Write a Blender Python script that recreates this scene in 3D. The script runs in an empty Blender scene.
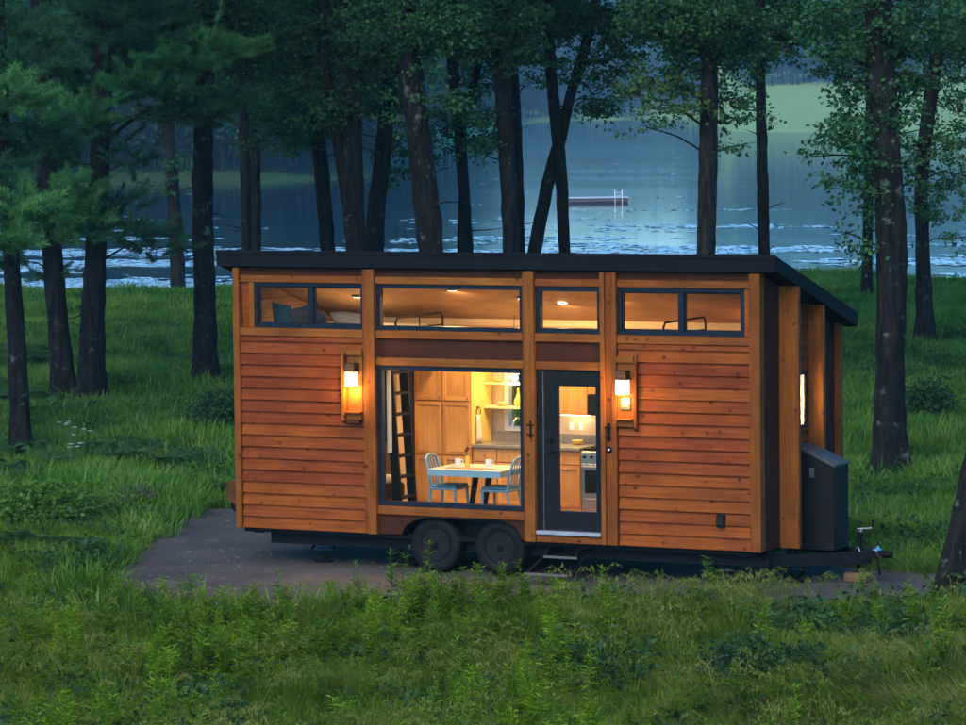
import bpy, bmesh, math, random
import numpy as np
from mathutils import Vector, Matrix

random.seed(7)
rng = np.random.default_rng(11)
scene = bpy.context.scene
COL = scene.collection
R_ = math.radians

# ------------------------------------------------------------------ camera
F_PX, PITCH, ROLL, YAW = 3721.76, 0.070275, -0.011327, 0.470775
CAM = np.array([24.7892, -41.6285, 5.9962])
_F = np.array([-math.sin(YAW) * math.cos(PITCH), math.cos(YAW) * math.cos(PITCH), -math.sin(PITCH)])
_R0 = np.array([math.cos(YAW), math.sin(YAW), 0.0])
_U0 = np.cross(_R0, _F)
_R = _R0 * math.cos(ROLL) + _U0 * math.sin(ROLL)
_U = -_R0 * math.sin(ROLL) + _U0 * math.cos(ROLL)
cam_data = bpy.data.cameras.new('camera')
cam_data.sensor_width = 36.0
cam_data.lens = F_PX / 966.0 * 36.0
cam_data.clip_start = 0.5
cam_data.clip_end = 20000
cam = bpy.data.objects.new('camera', cam_data)
COL.objects.link(cam)
cam.matrix_world = Matrix(((_R[0], _U[0], -_F[0], CAM[0]), (_R[1], _U[1], -_F[1], CAM[1]),
                           (_R[2], _U[2], -_F[2], CAM[2]), (0, 0, 0, 1)))
scene.camera = cam

# ------------------------------------------------------------------ sky, sun, exposure
SUN_AZ, SUN_EL = R_(274), R_(36)          # azimuth counted from +x, light comes from the front left of the house
world = bpy.data.worlds.new('World')
scene.world = world
world.use_nodes = True
wn = world.node_tree
sky = wn.nodes.new('ShaderNodeTexSky')
sky.sky_type = 'NISHITA'
sky.sun_disc = False
sky.sun_elevation = SUN_EL
sky.sun_rotation = math.pi / 2 - SUN_AZ
sky.air_density = 1.0
sky.dust_density = 0.1
sky.ozone_density = 6.0
bg = wn.nodes['Background']
bg.inputs['Strength'].default_value = 0.095
dusk = wn.nodes.new('ShaderNodeHueSaturation')      # the deeper blue of the evening sky
dusk.inputs['Saturation'].default_value = 1.62
dusk.inputs['Hue'].default_value = 0.495
wn.links.new(sky.outputs[0], dusk.inputs['Color'])
wn.links.new(dusk.outputs[0], bg.inputs['Color'])
sun_data = bpy.data.lights.new('sun', 'SUN')
sun_data.energy = 1.3
sun_data.angle = R_(50)
sun_data.color = (1.0, 0.91, 0.77)
sun = bpy.data.objects.new('sun', sun_data)
COL.objects.link(sun)
sd = Vector((math.cos(SUN_AZ) * math.cos(SUN_EL), math.sin(SUN_AZ) * math.cos(SUN_EL), math.sin(SUN_EL)))
sun.rotation_euler = (-sd).to_track_quat('-Z', 'Y').to_euler()
scene.view_settings.view_transform = 'Standard'
scene.view_settings.look = 'None'
scene.view_settings.gamma = 1.0
scene.view_settings.use_curve_mapping = False
scene.view_settings.exposure = 1.48
scene.render.engine = 'CYCLES'
scene.cycles.max_bounces = 6
scene.cycles.diffuse_bounces = 3
scene.cycles.transparent_max_bounces = 10
scene.cycles.adaptive_threshold = 0.03
scene.cycles.volume_bounces = 1
LAMP = 0.62                                 # common factor for the lit lamps


def at_depth(px, py, z):
    """world point at distance z along the view axis, seen at this place of the 966x725 photograph"""
    return CAM + (_F + _R * (px - 483) / F_PX - _U * (py - 362.5) / F_PX) * z


def on_z(px, py, z):
    d = _F + _R * (px - 483) / F_PX - _U * (py - 362.5) / F_PX
    return CAM + d * ((z - CAM[2]) / d[2])


def depth_of(p):
    return float((np.asarray(p) - CAM) @ _F)


# ------------------------------------------------------------------ materials
def new_mat(name):
    m = bpy.data.materials.new(name)
    m.use_nodes = True
    nt = m.node_tree
    return m, nt, nt.nodes['Principled BSDF']


def N(nt, typ, **kw):
    n = nt.nodes.new(typ)
    for k, v in kw.items():
        if k in n.inputs:
            n.inputs[k].default_value = v
        else:
            setattr(n, k, v)
    return n


def L(nt, a, b):
    nt.links.new(a, b)


def ramp(nt, stops, interp='LINEAR'):
    r = nt.nodes.new('ShaderNodeValToRGB')
    r.color_ramp.interpolation = interp
    els = r.color_ramp.elements
    while len(els) < len(stops):
        els.new(0.5)
    for e, (p, c) in zip(els, stops):
        e.position = p
        e.color = tuple(c) + (1,) if len(c) == 3 else c
    return r


def mixc(nt, fac, a, b, mode='MIX'):
    m = nt.nodes.new('ShaderNodeMix')
    m.data_type = 'RGBA'
    m.blend_type = mode
    for sock, val in ((m.inputs['Factor'], fac), (m.inputs['A'], a), (m.inputs['B'], b)):
        if hasattr(val, 'is_linked') or hasattr(val, 'links'):
            L(nt, val, sock)
        else:
            sock.default_value = val if not isinstance(val, tuple) else (tuple(val) + (1,) if len(val) == 3 else val)
    return m.outputs['Result']


def rand_coords(nt, scale):
    """object coordinates, shifted for every object, so that no two boards share their grain"""
    tc = N(nt, 'ShaderNodeTexCoord')
    oi = N(nt, 'ShaderNodeObjectInfo')
    mul = N(nt, 'ShaderNodeMath', operation='MULTIPLY')
    mul.inputs[1].default_value = 173.0
    L(nt, oi.outputs['Random'], mul.inputs[0])
    add = N(nt, 'ShaderNodeVectorMath', operation='ADD')
    L(nt, tc.outputs['Object'], add.inputs[0])
    L(nt, mul.outputs[0], add.inputs[1])
    mp = N(nt, 'ShaderNodeMapping')
    mp.inputs['Scale'].default_value = scale
    L(nt, add.outputs[0], mp.inputs['Vector'])
    return mp.outputs[0], add.outputs[0], oi


def mat_wood(name, dark, light, axis='x', knots=True, rough=0.55, knot_scale=5.2):
    m, nt, b = new_mat(name)
    sc = {'x': (1.6, 38, 38), 'y': (38, 1.6, 38), 'z': (38, 38, 1.6)}[axis]
    v, raw, oi = rand_coords(nt, sc)
    n1 = N(nt, 'ShaderNodeTexNoise', Scale=1.0, Detail=5.0, Roughness=0.62, Distortion=0.35)
    L(nt, v, n1.inputs['Vector'])
    r1 = ramp(nt, [(0.3, dark), (0.68, light)])
    L(nt, n1.outputs['Fac'], r1.inputs['Fac'])
    n2 = N(nt, 'ShaderNodeTexNoise', Scale=1.7, Detail=2.0)
    L(nt, raw, n2.inputs['Vector'])
    col = mixc(nt, 0.55, r1.outputs['Color'], n2.outputs['Fac'], 'OVERLAY')
    hs = N(nt, 'ShaderNodeHueSaturation')
    mr = N(nt, 'ShaderNodeMapRange')
    mr.inputs['To Min'].default_value = 0.86
    mr.inputs['To Max'].default_value = 1.14
    L(nt, oi.outputs['Random'], mr.inputs['Value'])
    L(nt, mr.outputs[0], hs.inputs['Value'])
    mr2 = N(nt, 'ShaderNodeMapRange')
    mr2.inputs['To Min'].default_value = 0.496
    mr2.inputs['To Max'].default_value = 0.505
    L(nt, oi.outputs['Random'], mr2.inputs['Value'])
    L(nt, mr2.outputs[0], hs.inputs['Hue'])
    L(nt, col, hs.inputs['Color'])
    col = hs.outputs[0]
    if knots:
        vo = N(nt, 'ShaderNodeTexVoronoi', Scale=knot_scale)
        vo.inputs['Randomness'].default_value = 1.0
        wob = N(nt, 'ShaderNodeTexNoise', Scale=9.0)
        L(nt, raw, wob.inputs['Vector'])
        vm = N(nt, 'ShaderNodeVectorMath', operation='SCALE')
        vm.inputs['Scale'].default_value = 0.06
        L(nt, wob.outputs['Color'], vm.inputs[0])
        va = N(nt, 'ShaderNodeVectorMath', operation='ADD')
        L(nt, raw, va.inputs[0])
        L(nt, vm.outputs[0], va.inputs[1])
        L(nt, va.outputs[0], vo.inputs['Vector'])
        kr = ramp(nt, [(0.07, (0.9, 0.9, 0.9)), (0.1, (0.6, 0.6, 0.6)), (0.17, (0, 0, 0))])
        L(nt, vo.outputs['Distance'], kr.inputs['Fac'])
        col = mixc(nt, kr.outputs['Color'], col, tuple(c * 0.25 for c in dark))
    L(nt, col, b.inputs['Base Color'])
    b.inputs['Roughness'].default_value = rough
    b.inputs['Specular IOR Level'].default_value = 0.1
    bp = N(nt, 'ShaderNodeBump', Strength=0.25, Distance=0.004)
    L(nt, n1.outputs['Fac'], bp.inputs['Height'])
    L(nt, bp.outputs[0], b.inputs['Normal'])
    return m


def mat_plain(name, col, rough=0.5, metal=0.0, vary=0.12, scale=6.0, bump=0.0, spec=0.5):
    m, nt, b = new_mat(name)
    v, raw, oi = rand_coords(nt, (scale,) * 3)
    n = N(nt, 'ShaderNodeTexNoise', Scale=1.0, Detail=5.0, Roughness=0.6)
    L(nt, v, n.inputs['Vector'])
    r = ramp(nt, [(0.3, tuple(c * (1 - vary) for c in col)), (0.7, tuple(min(1, c * (1 + vary)) for c in col))])
    L(nt, n.outputs['Fac'], r.inputs['Fac'])
    L(nt, r.outputs['Color'], b.inputs['Base Color'])
    rr = N(nt, 'ShaderNodeMapRange')
    rr.inputs['To Min'].default_value = max(0.02, rough - 0.08)
    rr.inputs['To Max'].default_value = min(1, rough + 0.08)
    L(nt, n.outputs['Fac'], rr.inputs['Value'])
    L(nt, rr.outputs[0], b.inputs['Roughness'])
    b.inputs['Metallic'].default_value = metal
    b.inputs['Specular IOR Level'].default_value = spec
    if bump:
        bp = N(nt, 'ShaderNodeBump', Strength=bump, Distance=0.01)
        L(nt, n.outputs['Fac'], bp.inputs['Height'])
        L(nt, bp.outputs[0], b.inputs['Normal'])
    return m


def mat_emit(name, col, strength):
    m, nt, b = new_mat(name)
    b.inputs['Base Color'].default_value = tuple(col) + (1,)
    b.inputs['Emission Color'].default_value = tuple(col) + (1,)
    b.inputs['Emission Strength'].default_value = strength
    return m


def mat_glass(name, tint=(0.97, 0.98, 0.97), gain=1.0):
    m, nt, b = new_mat(name)
    nt.nodes.remove(b)
    out = nt.nodes['Material Output']
    tr = N(nt, 'ShaderNodeBsdfTransparent')
    tr.inputs['Color'].default_value = tuple(tint) + (1,)
    gl = N(nt, 'ShaderNodeBsdfGlossy', Roughness=0.02)
    fr = N(nt, 'ShaderNodeLayerWeight')                 # Schlick's curve, the same for both faces of the thin pane
    fr.inputs['Blend'].default_value = 0.5
    pw = N(nt, 'ShaderNodeMath', operation='POWER')
    pw.inputs[1].default_value = 5.0
    L(nt, fr.outputs['Facing'], pw.inputs[0])
    mu = N(nt, 'ShaderNodeMath', operation='MULTIPLY_ADD')
    mu.inputs[1].default_value = 0.96 * gain
    mu.inputs[2].default_value = 0.04 * gain
    L(nt, pw.outputs[0], mu.inputs[0])
    mx = N(nt, 'ShaderNodeMixShader')
    L(nt, mu.outputs[0], mx.inputs[0])
    L(nt, tr.outputs[0], mx.inputs[1])
    L(nt, gl.outputs[0], mx.inputs[2])
    L(nt, mx.outputs[0], out.inputs['Surface'])
    return m


def mat_leaf(name, c1, c2, trans=0.35, instanced=False, gloss=0.012, c3=None):
    """leaf: diffuse + translucent + a little gloss, colour varies from leaf to leaf"""
    m, nt, b = new_mat(name)
    nt.nodes.remove(b)
    out = nt.nodes['Material Output']
    at = N(nt, 'ShaderNodeAttribute', attribute_name='tint')
    fac = at.outputs['Fac']
    if instanced:
        oi = N(nt, 'ShaderNodeObjectInfo')
        ad = N(nt, 'ShaderNodeMath', operation='ADD')
        L(nt, fac, ad.inputs[0])
        L(nt, oi.outputs['Random'], ad.inputs[1])
        hv = N(nt, 'ShaderNodeMath', operation='MULTIPLY')
        hv.inputs[1].default_value = 0.5
        L(nt, ad.outputs[0], hv.inputs[0])
        ge = N(nt, 'ShaderNodeNewGeometry')
        pn = N(nt, 'ShaderNodeTexNoise', Scale=0.8, Detail=3.0)
        L(nt, ge.outputs['Position'], pn.inputs['Vector'])
        pm = N(nt, 'ShaderNodeMapRange')
        pm.inputs['From Min'].default_value = 0.3
        pm.inputs['From Max'].default_value = 0.7
        pm.inputs['To Min'].default_value = -0.32
        pm.inputs['To Max'].default_value = 0.36
        L(nt, pn.outputs['Fac'], pm.inputs['Value'])
        a2 = N(nt, 'ShaderNodeMath', operation='ADD')
        a2.use_clamp = True
        L(nt, hv.outputs[0], a2.inputs[0])
        L(nt, pm.outputs[0], a2.inputs[1])
        fac = a2.outputs[0]
    r = ramp(nt, [(0.1, c1), (0.8, c2)] if c3 is None else [(0.1, c1), (0.7, c2), (0.95, c3)])
    L(nt, fac, r.inputs['Fac'])
    d = N(nt, 'ShaderNodeBsdfDiffuse')
    t = N(nt, 'ShaderNodeBsdfTranslucent')
    g = N(nt, 'ShaderNodeBsdfGlossy', Roughness=0.45)
    L(nt, r.outputs['Color'], d.inputs['Color'])
    L(nt, r.outputs['Color'], t.inputs['Color'])
    m1 = N(nt, 'ShaderNodeMixShader')
    m1.inputs[0].default_value = trans
    L(nt, d.outputs[0], m1.inputs[1])
    L(nt, t.outputs[0], m1.inputs[2])
    m2 = N(nt, 'ShaderNodeMixShader')
    m2.inputs[0].default_value = gloss
    L(nt, m1.outputs[0], m2.inputs[1])
    L(nt, g.outputs[0], m2.inputs[2])
    L(nt, m2.outputs[0], out.inputs['Surface'])
    return m


def mat_bark(name, dark, light, lichen, lichen_amount=0.5):
    m, nt, b = new_mat(name)
    v, raw, oi = rand_coords(nt, (8, 8, 1.3))
    n1 = N(nt, 'ShaderNodeTexNoise', Scale=1.3, Detail=6.0, Roughness=0.7, Distortion=0.5)
    L(nt, v, n1.inputs['Vector'])
    r1 = ramp(nt, [(0.42, dark), (0.6, light)])
    L(nt, n1.outputs['Fac'], r1.inputs['Fac'])
    n2 = N(nt, 'ShaderNodeTexNoise', Scale=4.0, Detail=5.0, Roughness=0.65)
    L(nt, raw, n2.inputs['Vector'])
    lo = 0.7 - 0.2 * lichen_amount
    r2 = ramp(nt, [(lo, (0, 0, 0)), (lo + 0.07, (1, 1, 1))])
    L(nt, n2.outputs['Fac'], r2.inputs['Fac'])
    L(nt, mixc(nt, r2.outputs['Color'], r1.outputs['Color'], lichen), b.inputs['Base Color'])
    b.inputs['Roughness'].default_value = 0.9
    b.inputs['Specular IOR Level'].default_value = 0.2
    bp = N(nt, 'ShaderNodeBump', Strength=0.9, Distance=0.05)
    L(nt, n1.outputs['Fac'], bp.inputs['Height'])
    L(nt, bp.outputs[0], b.inputs['Normal'])
    return m


M = {}
M['siding'] = mat_wood('cedar_siding', (0.155, 0.0285, 0.0036), (0.272, 0.062, 0.0085), 'x')
M['hoodwood'] = mat_wood('brown_hood_wood', (0.06, 0.02, 0.006), (0.11, 0.038, 0.012), 'x', knots=False)
M['siding_y'] = mat_wood('cedar_siding_end', (0.155, 0.0285, 0.0036), (0.272, 0.062, 0.0085), 'y')
M['trim_x'] = mat_wood('cedar_trim_level', (0.17, 0.047, 0.0075), (0.265, 0.084, 0.0145), 'x')
M['trim_z'] = mat_wood('cedar_trim_upright', (0.16, 0.044, 0.007), (0.255, 0.08, 0.0135), 'z')
M['brown'] = mat_plain('brown_panel', (0.06, 0.02, 0.009), 0.75, vary=0.15, scale=5, spec=0.08)
M['roof'] = mat_plain('roof_metal', (0.006, 0.0075, 0.01), 0.7, vary=0.2, scale=3, spec=0.1)
M['roofcap'] = mat_plain('roof_membrane', (0.045, 0.048, 0.053), 0.5, vary=0.15, scale=3)
M['black'] = mat_plain('black_steel', (0.004, 0.004, 0.0045), 0.55, vary=0.3, scale=9, spec=0.15)
M['navy'] = mat_plain('window_aluminium', (0.006, 0.011, 0.02), 0.45, vary=0.15, spec=0.25)
M['doorblk'] = mat_plain('door_paint', (0.007, 0.008, 0.0085), 0.5, vary=0.12, spec=0.18)
M['rubber'] = mat_plain('tyre_rubber', (0.009, 0.009, 0.009), 0.6, spec=0.12, vary=0.35, scale=14, bump=0.2)
M['rim'] = mat_plain('rim_steel', (0.012, 0.012, 0.012), 0.5, spec=0.15, vary=0.25, scale=12)
M['void'] = mat_plain('hole_shade', (0.001, 0.001, 0.001), 0.9, spec=0.0)
M['stepedge'] = mat_plain('pale_step_edge', (0.1, 0.095, 0.09), 0.6)  # nosing in a paler grey than the treads
M['steel'] = mat_plain('bare_steel', (0.45, 0.46, 0.48), 0.35, metal=1.0, vary=0.2, scale=15)
M['frame'] = mat_plain('chassis_paint', (0.007, 0.009, 0.011), 0.6, spec=0.12, vary=0.3, scale=9)
M['boxgrey'] = mat_plain('storage_box_paint', (0.0105, 0.0105, 0.011), 0.55, spec=0.12, vary=0.12, scale=3)
M['sillwhite'] = mat_plain('threshold_metal', (0.55, 0.57, 0.6), 0.35, metal=0.6, vary=0.1)
M['glass'] = mat_glass('window_glass')
M['pine_panel'] = mat_wood('interior_pine', (0.33, 0.18, 0.09), (0.46, 0.28, 0.16), 'x', knots=True, rough=0.6)
M['ceilwood'] = mat_wood('ceiling_pine', (0.3, 0.18, 0.105), (0.4, 0.26, 0.165), 'x', knots=False, rough=0.6)
M['floorwood'] = mat_wood('interior_floor', (0.2, 0.1, 0.045), (0.33, 0.18, 0.09), 'x', knots=False, rough=0.35)
M['maple'] = mat_wood('maple_cabinet', (0.5, 0.24, 0.075), (0.62, 0.33, 0.11), 'z', knots=False, rough=0.4)
M['wall_in'] = mat_plain('interior_plaster', (0.6, 0.46, 0.31), 0.8, vary=0.05)
M['wall_yellow'] = mat_plain('yellow_wall', (0.66, 0.47, 0.14), 0.75, vary=0.05)
M['shelfwood'] = mat_plain('shelf_paint', (0.7, 0.6, 0.33), 0.5, vary=0.06)
M['counter'] = mat_plain('counter_stone', (0.2, 0.19, 0.18), 0.3, vary=0.3, scale=40)
M['tile'] = mat_plain('backsplash', (0.5, 0.39, 0.3), 0.4, vary=0.06)
M['stainless'] = mat_plain('stainless', (0.55, 0.55, 0.55), 0.3, metal=1.0, vary=0.06)
M['blackglass'] = mat_plain('oven_glass', (0.01, 0.011, 0.013), 0.12, vary=0.1)
M['chairblue'] = mat_plain('chair_paint', (0.15, 0.28, 0.36), 0.4, vary=0.08)
M['seatblue'] = mat_plain('seat_cushion', (0.08, 0.2, 0.3), 0.8, vary=0.12, scale=30)
M['tabletop'] = mat_plain('table_top', (0.62, 0.57, 0.46), 0.3, vary=0.08)
M['tableedge'] = mat_plain('table_edge', (0.22, 0.36, 0.44), 0.35, vary=0.06)
M['ceramic'] = mat_plain('white_ceramic', (0.62, 0.68, 0.74), 0.3, vary=0.05)
M['yellowglaze'] = mat_plain('yellow_glaze', (0.75, 0.5, 0.06), 0.3, vary=0.08)
M['cream'] = mat_plain('cream_cloth', (0.66, 0.62, 0.54), 0.9, vary=0.1, scale=30)
M['teal'] = mat_plain('teal_cloth', (0.015, 0.06, 0.085), 0.9, vary=0.15, scale=30)
M['plum'] = mat_plain('plum_cloth', (0.045, 0.034, 0.045), 0.9, vary=0.15, scale=30)
M['tan'] = mat_plain('tan_cloth', (0.3, 0.2, 0.13), 0.9, vary=0.15, scale=30)
M['petal'] = mat_plain('red_petal', (0.22, 0.008, 0.015), 0.7, vary=0.25, scale=60)
M['stemgreen'] = mat_plain('flower_stem', (0.05, 0.12, 0.03), 0.7)
M['darkwood'] = mat_plain('dark_stained_wood', (0.004, 0.004, 0.0045), 0.5, vary=0.2, spec=0.15)
M['brass'] = mat_plain('bronze_lamp', (0.07, 0.045, 0.03), 0.4, metal=0.7)
M['plaque'] = mat_plain('dark_plaque', (0.05, 0.055, 0.045), 0.5, vary=0.6, scale=60)
M['blockwood'] = mat_wood('weathered_block', (0.1, 0.055, 0.03), (0.23, 0.14, 0.08), 'x', knots=False, rough=0.9)
M['lampglass'] = mat_emit('lit_lamp_glass', (1.0, 0.66, 0.22), 3.2)
M['bulb'] = mat_emit('lit_bulb', (1.0, 0.78, 0.42), 9.0)
M['down'] = mat_emit('lit_downlight', (1.0, 0.8, 0.5), 7.0)


def mat_blind():
    m, nt, b = new_mat('window_blind')
    nt.nodes.remove(b)
    d = N(nt, 'ShaderNodeBsdfDiffuse')
    t = N(nt, 'ShaderNodeBsdfTranslucent')
    for s in (d, t):
        s.inputs['Color'].default_value = (0.8, 0.75, 0.6, 1)
    mx = N(nt, 'ShaderNodeMixShader')
    mx.inputs[0].default_value = 0.7
    L(nt, d.outputs[0], mx.inputs[1])
    L(nt, t.outputs[0], mx.inputs[2])
    L(nt, mx.outputs[0], nt.nodes['Material Output'].inputs['Surface'])
    return m


M['blind'] = mat_blind()
M['bark'] = mat_bark('maple_bark', (0.003, 0.0031, 0.0026), (0.0155, 0.0155, 0.0125), (0.055, 0.062, 0.048), 0.42)
M['bark_pale'] = mat_bark('oak_bark', (0.006, 0.0058, 0.005), (0.028, 0.027, 0.023), (0.12, 0.13, 0.11), 0.35)
M['bark_lichen'] = mat_bark('lichen_bark', (0.0032, 0.0032, 0.0027), (0.0175, 0.017, 0.0135), (0.1, 0.115, 0.088), 0.52)
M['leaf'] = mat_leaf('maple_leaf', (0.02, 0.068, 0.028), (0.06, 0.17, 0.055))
M['leaf_bright'] = mat_leaf('sunny_leaf', (0.045, 0.11, 0.03), (0.12, 0.22, 0.06))  # lighter copy of the leaf green, sunlight put into the colour
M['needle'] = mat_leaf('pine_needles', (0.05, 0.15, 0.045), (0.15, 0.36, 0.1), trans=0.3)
M['needle_dark'] = mat_leaf('shaded_needles', (0.026, 0.088, 0.042), (0.068, 0.185, 0.078), trans=0.3)  # darker copy of the needle green, shade put into the colour
M['grass'] = mat_leaf('grass_blade', (0.05, 0.11, 0.006), (0.18, 0.29, 0.014), 0.4, True, c3=(0.36, 0.35, 0.07))
M['tallgrass'] = mat_leaf('tall_grass', (0.065, 0.11, 0.01), (0.2, 0.28, 0.026), 0.4, True, c3=(0.36, 0.33, 0.09))
M['matgrass'] = mat_leaf('lying_grass', (0.055, 0.1, 0.012), (0.17, 0.23, 0.03), 0.35, True, c3=(0.4, 0.33, 0.12))
M['weed'] = mat_leaf('weed_leaf', (0.068, 0.145, 0.006), (0.22, 0.36, 0.018), 0.4, True)
M['broad'] = mat_leaf('broad_leaf', (0.02, 0.06, 0.018), (0.06, 0.14, 0.035), 0.35, True)
M['fernm'] = mat_leaf('fern_frond', (0.03, 0.09, 0.035), (0.075, 0.17, 0.06), 0.4, True)
M['meadow'] = mat_leaf('back_meadow', (0.042, 0.118, 0.015), (0.13, 0.27, 0.028), 0.4, True, c3=(0.23, 0.31, 0.065))
M['forest'] = mat_leaf('forest_leaf', (0.012, 0.04, 0.02), (0.04, 0.09, 0.035))
M['greyplant'] = mat_leaf('grey_plant', (0.06, 0.075, 0.045), (0.13, 0.14, 0.1), 0.2)
M['daisy'] = mat_plain('daisy_petal', (0.75, 0.76, 0.72), 0.7, vary=0.05)


# ------------------------------------------------------------------ mesh helpers
class MB:
    def __init__(self):
        self.v, self.f = [], []

    def poly(self, pts, faces):
        o = len(self.v)
        self.v += [tuple(map(float, p)) for p in pts]
        self.f += [tuple(i + o for i in f) for f in faces]
        return self

    def box(self, x0, x1, y0, y1, z0, z1):
        return self.poly([(x0, y0, z0), (x1, y0, z0), (x1, y1, z0), (x0, y1, z0), (x0, y0, z1), (x1, y0, z1), (x1, y1, z1), (x0, y1, z1)],
                         [(0, 3, 2, 1), (4, 5, 6, 7), (0, 1, 5, 4), (1, 2, 6, 5), (2, 3, 7, 6), (3, 0, 4, 7)])

    def prism(self, prof, axis, a, b):
        """prof: outline in the two other axes (in x,y,z order), extruded along axis from a to b"""
        n = len(prof)

        def put(p, t):
            return {'x': (t, p[0], p[1]), 'y': (p[0], t, p[1]), 'z': (p[0], p[1], t)}[axis]
        pts = [put(p, a) for p in prof] + [put(p, b) for p in prof]
        fs = [tuple(range(n))[::-1], tuple(range(n, 2 * n))]
        fs += [(i, (i + 1) % n, n + (i + 1) % n, n + i) for i in range(n)]
        return self.poly(pts, fs)

    def tube(self, pts, rad, n=8, caps=True):
        pts = [np.asarray(p, float) for p in pts]
        if not hasattr(rad, '__len__'):
            rad = [rad] * len(pts)
        o = len(self.v)
        t0 = pts[1] - pts[0]
        t0 = t0 / np.linalg.norm(t0)
        a = np.cross(t0, (0, 0, 1)) if abs(t0[2]) < 0.9 else np.cross(t0, (1, 0, 0))
        a = a / np.linalg.norm(a)
        for i, p in enumerate(pts):
            t = pts[min(i + 1, len(pts) - 1)] - pts[max(i - 1, 0)]
            t = t / (np.linalg.norm(t) + 1e-12)
            a = a - t * (a @ t)
            a = a / np.linalg.norm(a)
            b = np.cross(t, a)
            for k in range(n):
                an = 2 * math.pi * k / n
                self.v.append(tuple(p + rad[i] * (a * math.cos(an) + b * math.sin(an))))
        for i in range(len(pts) - 1):
            for k in range(n):
                k2 = (k + 1) % n
                self.f.append((o + i * n + k, o + i * n + k2, o + (i + 1) * n + k2, o + (i + 1) * n + k))
        if caps:
            self.f.append(tuple(o + k for k in range(n))[::-1])
            self.f.append(tuple(o + (len(pts) - 1) * n + k for k in range(n)))
        return self

    def lathe(self, prof, c=(0, 0, 0), axis='z', n=24):
        """prof: (radius, height) pairs along the axis"""
        o = len(self.v)
        for r, h in prof:
            for k in range(n):
                an = 2 * math.pi * k / n
                x, y = r * math.cos(an), r * math.sin(an)
                p = {'z': (x, y, h), 'y': (x, h, y), 'x': (h, x, y)}[axis]
                self.v.append((p[0] + c[0], p[1] + c[1], p[2] + c[2]))
        for i in range(len(prof) - 1):
            for k in range(n):
                k2 = (k + 1) % n
                self.f.append((o + i * n + k, o + i * n + k2, o + (i + 1) * n + k2, o + (i + 1) * n + k))
        if prof[0][0] > 1e-4:
            self.f.append(tuple(o + k for k in range(n))[::-1])
        if prof[-1][0] > 1e-4:
            self.f.append(tuple(o + (len(prof) - 1) * n + k for k in range(n)))
        return self


def link(name, data, parent=None, loc=(0, 0, 0)):
    o = bpy.data.objects.new(name, data)
    COL.objects.link(o)
    if parent is not None:
        o.parent = parent
        w = world_loc(parent)
        o.location = (loc[0] - w[0], loc[1] - w[1], loc[2] - w[2])
    else:
        o.location = loc
    return o


def world_loc(o):
    x = Vector((0, 0, 0))
    while o is not None:
        x += o.location
        o = o.parent
    return x


def obj(name, mb, mat, parent=None, bevel=0.0, smooth=False, origin=None):
    """one mesh object; coordinates in mb are world coordinates; the origin sits at the mesh's own corner"""
    v = np.array(mb.v, float)
    o3 = v.min(0) if origin is None else np.array(origin, float)
    me = bpy.data.meshes.new(name)
    me.from_pydata([tuple(p) for p in (v - o3)], [], mb.f)
    bm = bmesh.new()
    bm.from_mesh(me)
    bmesh.ops.recalc_face_normals(bm, faces=bm.faces)
    if bevel:
        bmesh.ops.bevel(bm, geom=[e for e in bm.edges if len(e.link_faces) == 2 and e.calc_face_angle(0) > 0.5], offset=bevel, segments=1, affect='EDGES')
    bm.to_mesh(me)
    bm.free()
    if smooth:
        for p in me.polygons:
            p.use_smooth = True
        me.set_sharp_from_angle(angle=R_(40))
    me.materials.append(M[mat] if isinstance(mat, str) else mat)
    return link(name, me, parent, tuple(o3))


def box(name, mat, parent, x0, x1, y0, y1, z0, z1, bevel=0.003):
    return obj(name, MB().box(x0, x1, y0, y1, z0, z1), mat, parent, bevel)


def tag(o, label, cat, group=None, kind=None):
    o['label'] = label
    o['category'] = cat
    if group:
        o['group'] = group
    if kind:
        o['kind'] = kind
    return o


def thing(name, label, cat, loc, group=None):
    o = link(name, None, None, loc)
    o.empty_display_size = 0.2
    return tag(o, label, cat, group)


def structure(o):
    o['kind'] = 'structure'
    return o


def np_mesh(name, V, faces, tint=None, mat=None, smooth=False):
    """fast mesh from numpy: V (n,3), faces (m,k) of one size"""
    me = bpy.data.meshes.new(name)
    V = np.ascontiguousarray(V, np.float32)
    F = np.ascontiguousarray(faces, np.int32)
    k = F.shape[1]
    me.vertices.add(len(V))
    me.vertices.foreach_set('co', V.ravel())
    me.loops.add(F.size)
    me.loops.foreach_set('vertex_index', F.ravel())
    me.polygons.add(len(F))
    me.polygons.foreach_set('loop_start', np.arange(0, F.size, k, dtype=np.int32))
    if smooth:
        me.polygons.foreach_set('use_smooth', np.ones(len(F), bool))
    me.update(calc_edges=True)
    if tint is not None:
        a = me.attributes.new('tint', 'FLOAT', 'FACE')
        a.data.foreach_set('value', np.ascontiguousarray(tint, np.float32))
    if mat is not None:
        me.materials.append(M[mat] if isinstance(mat, str) else mat)
    return me


def unit(a):
    return a / (np.linalg.norm(a, axis=-1, keepdims=True) + 1e-9)


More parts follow.
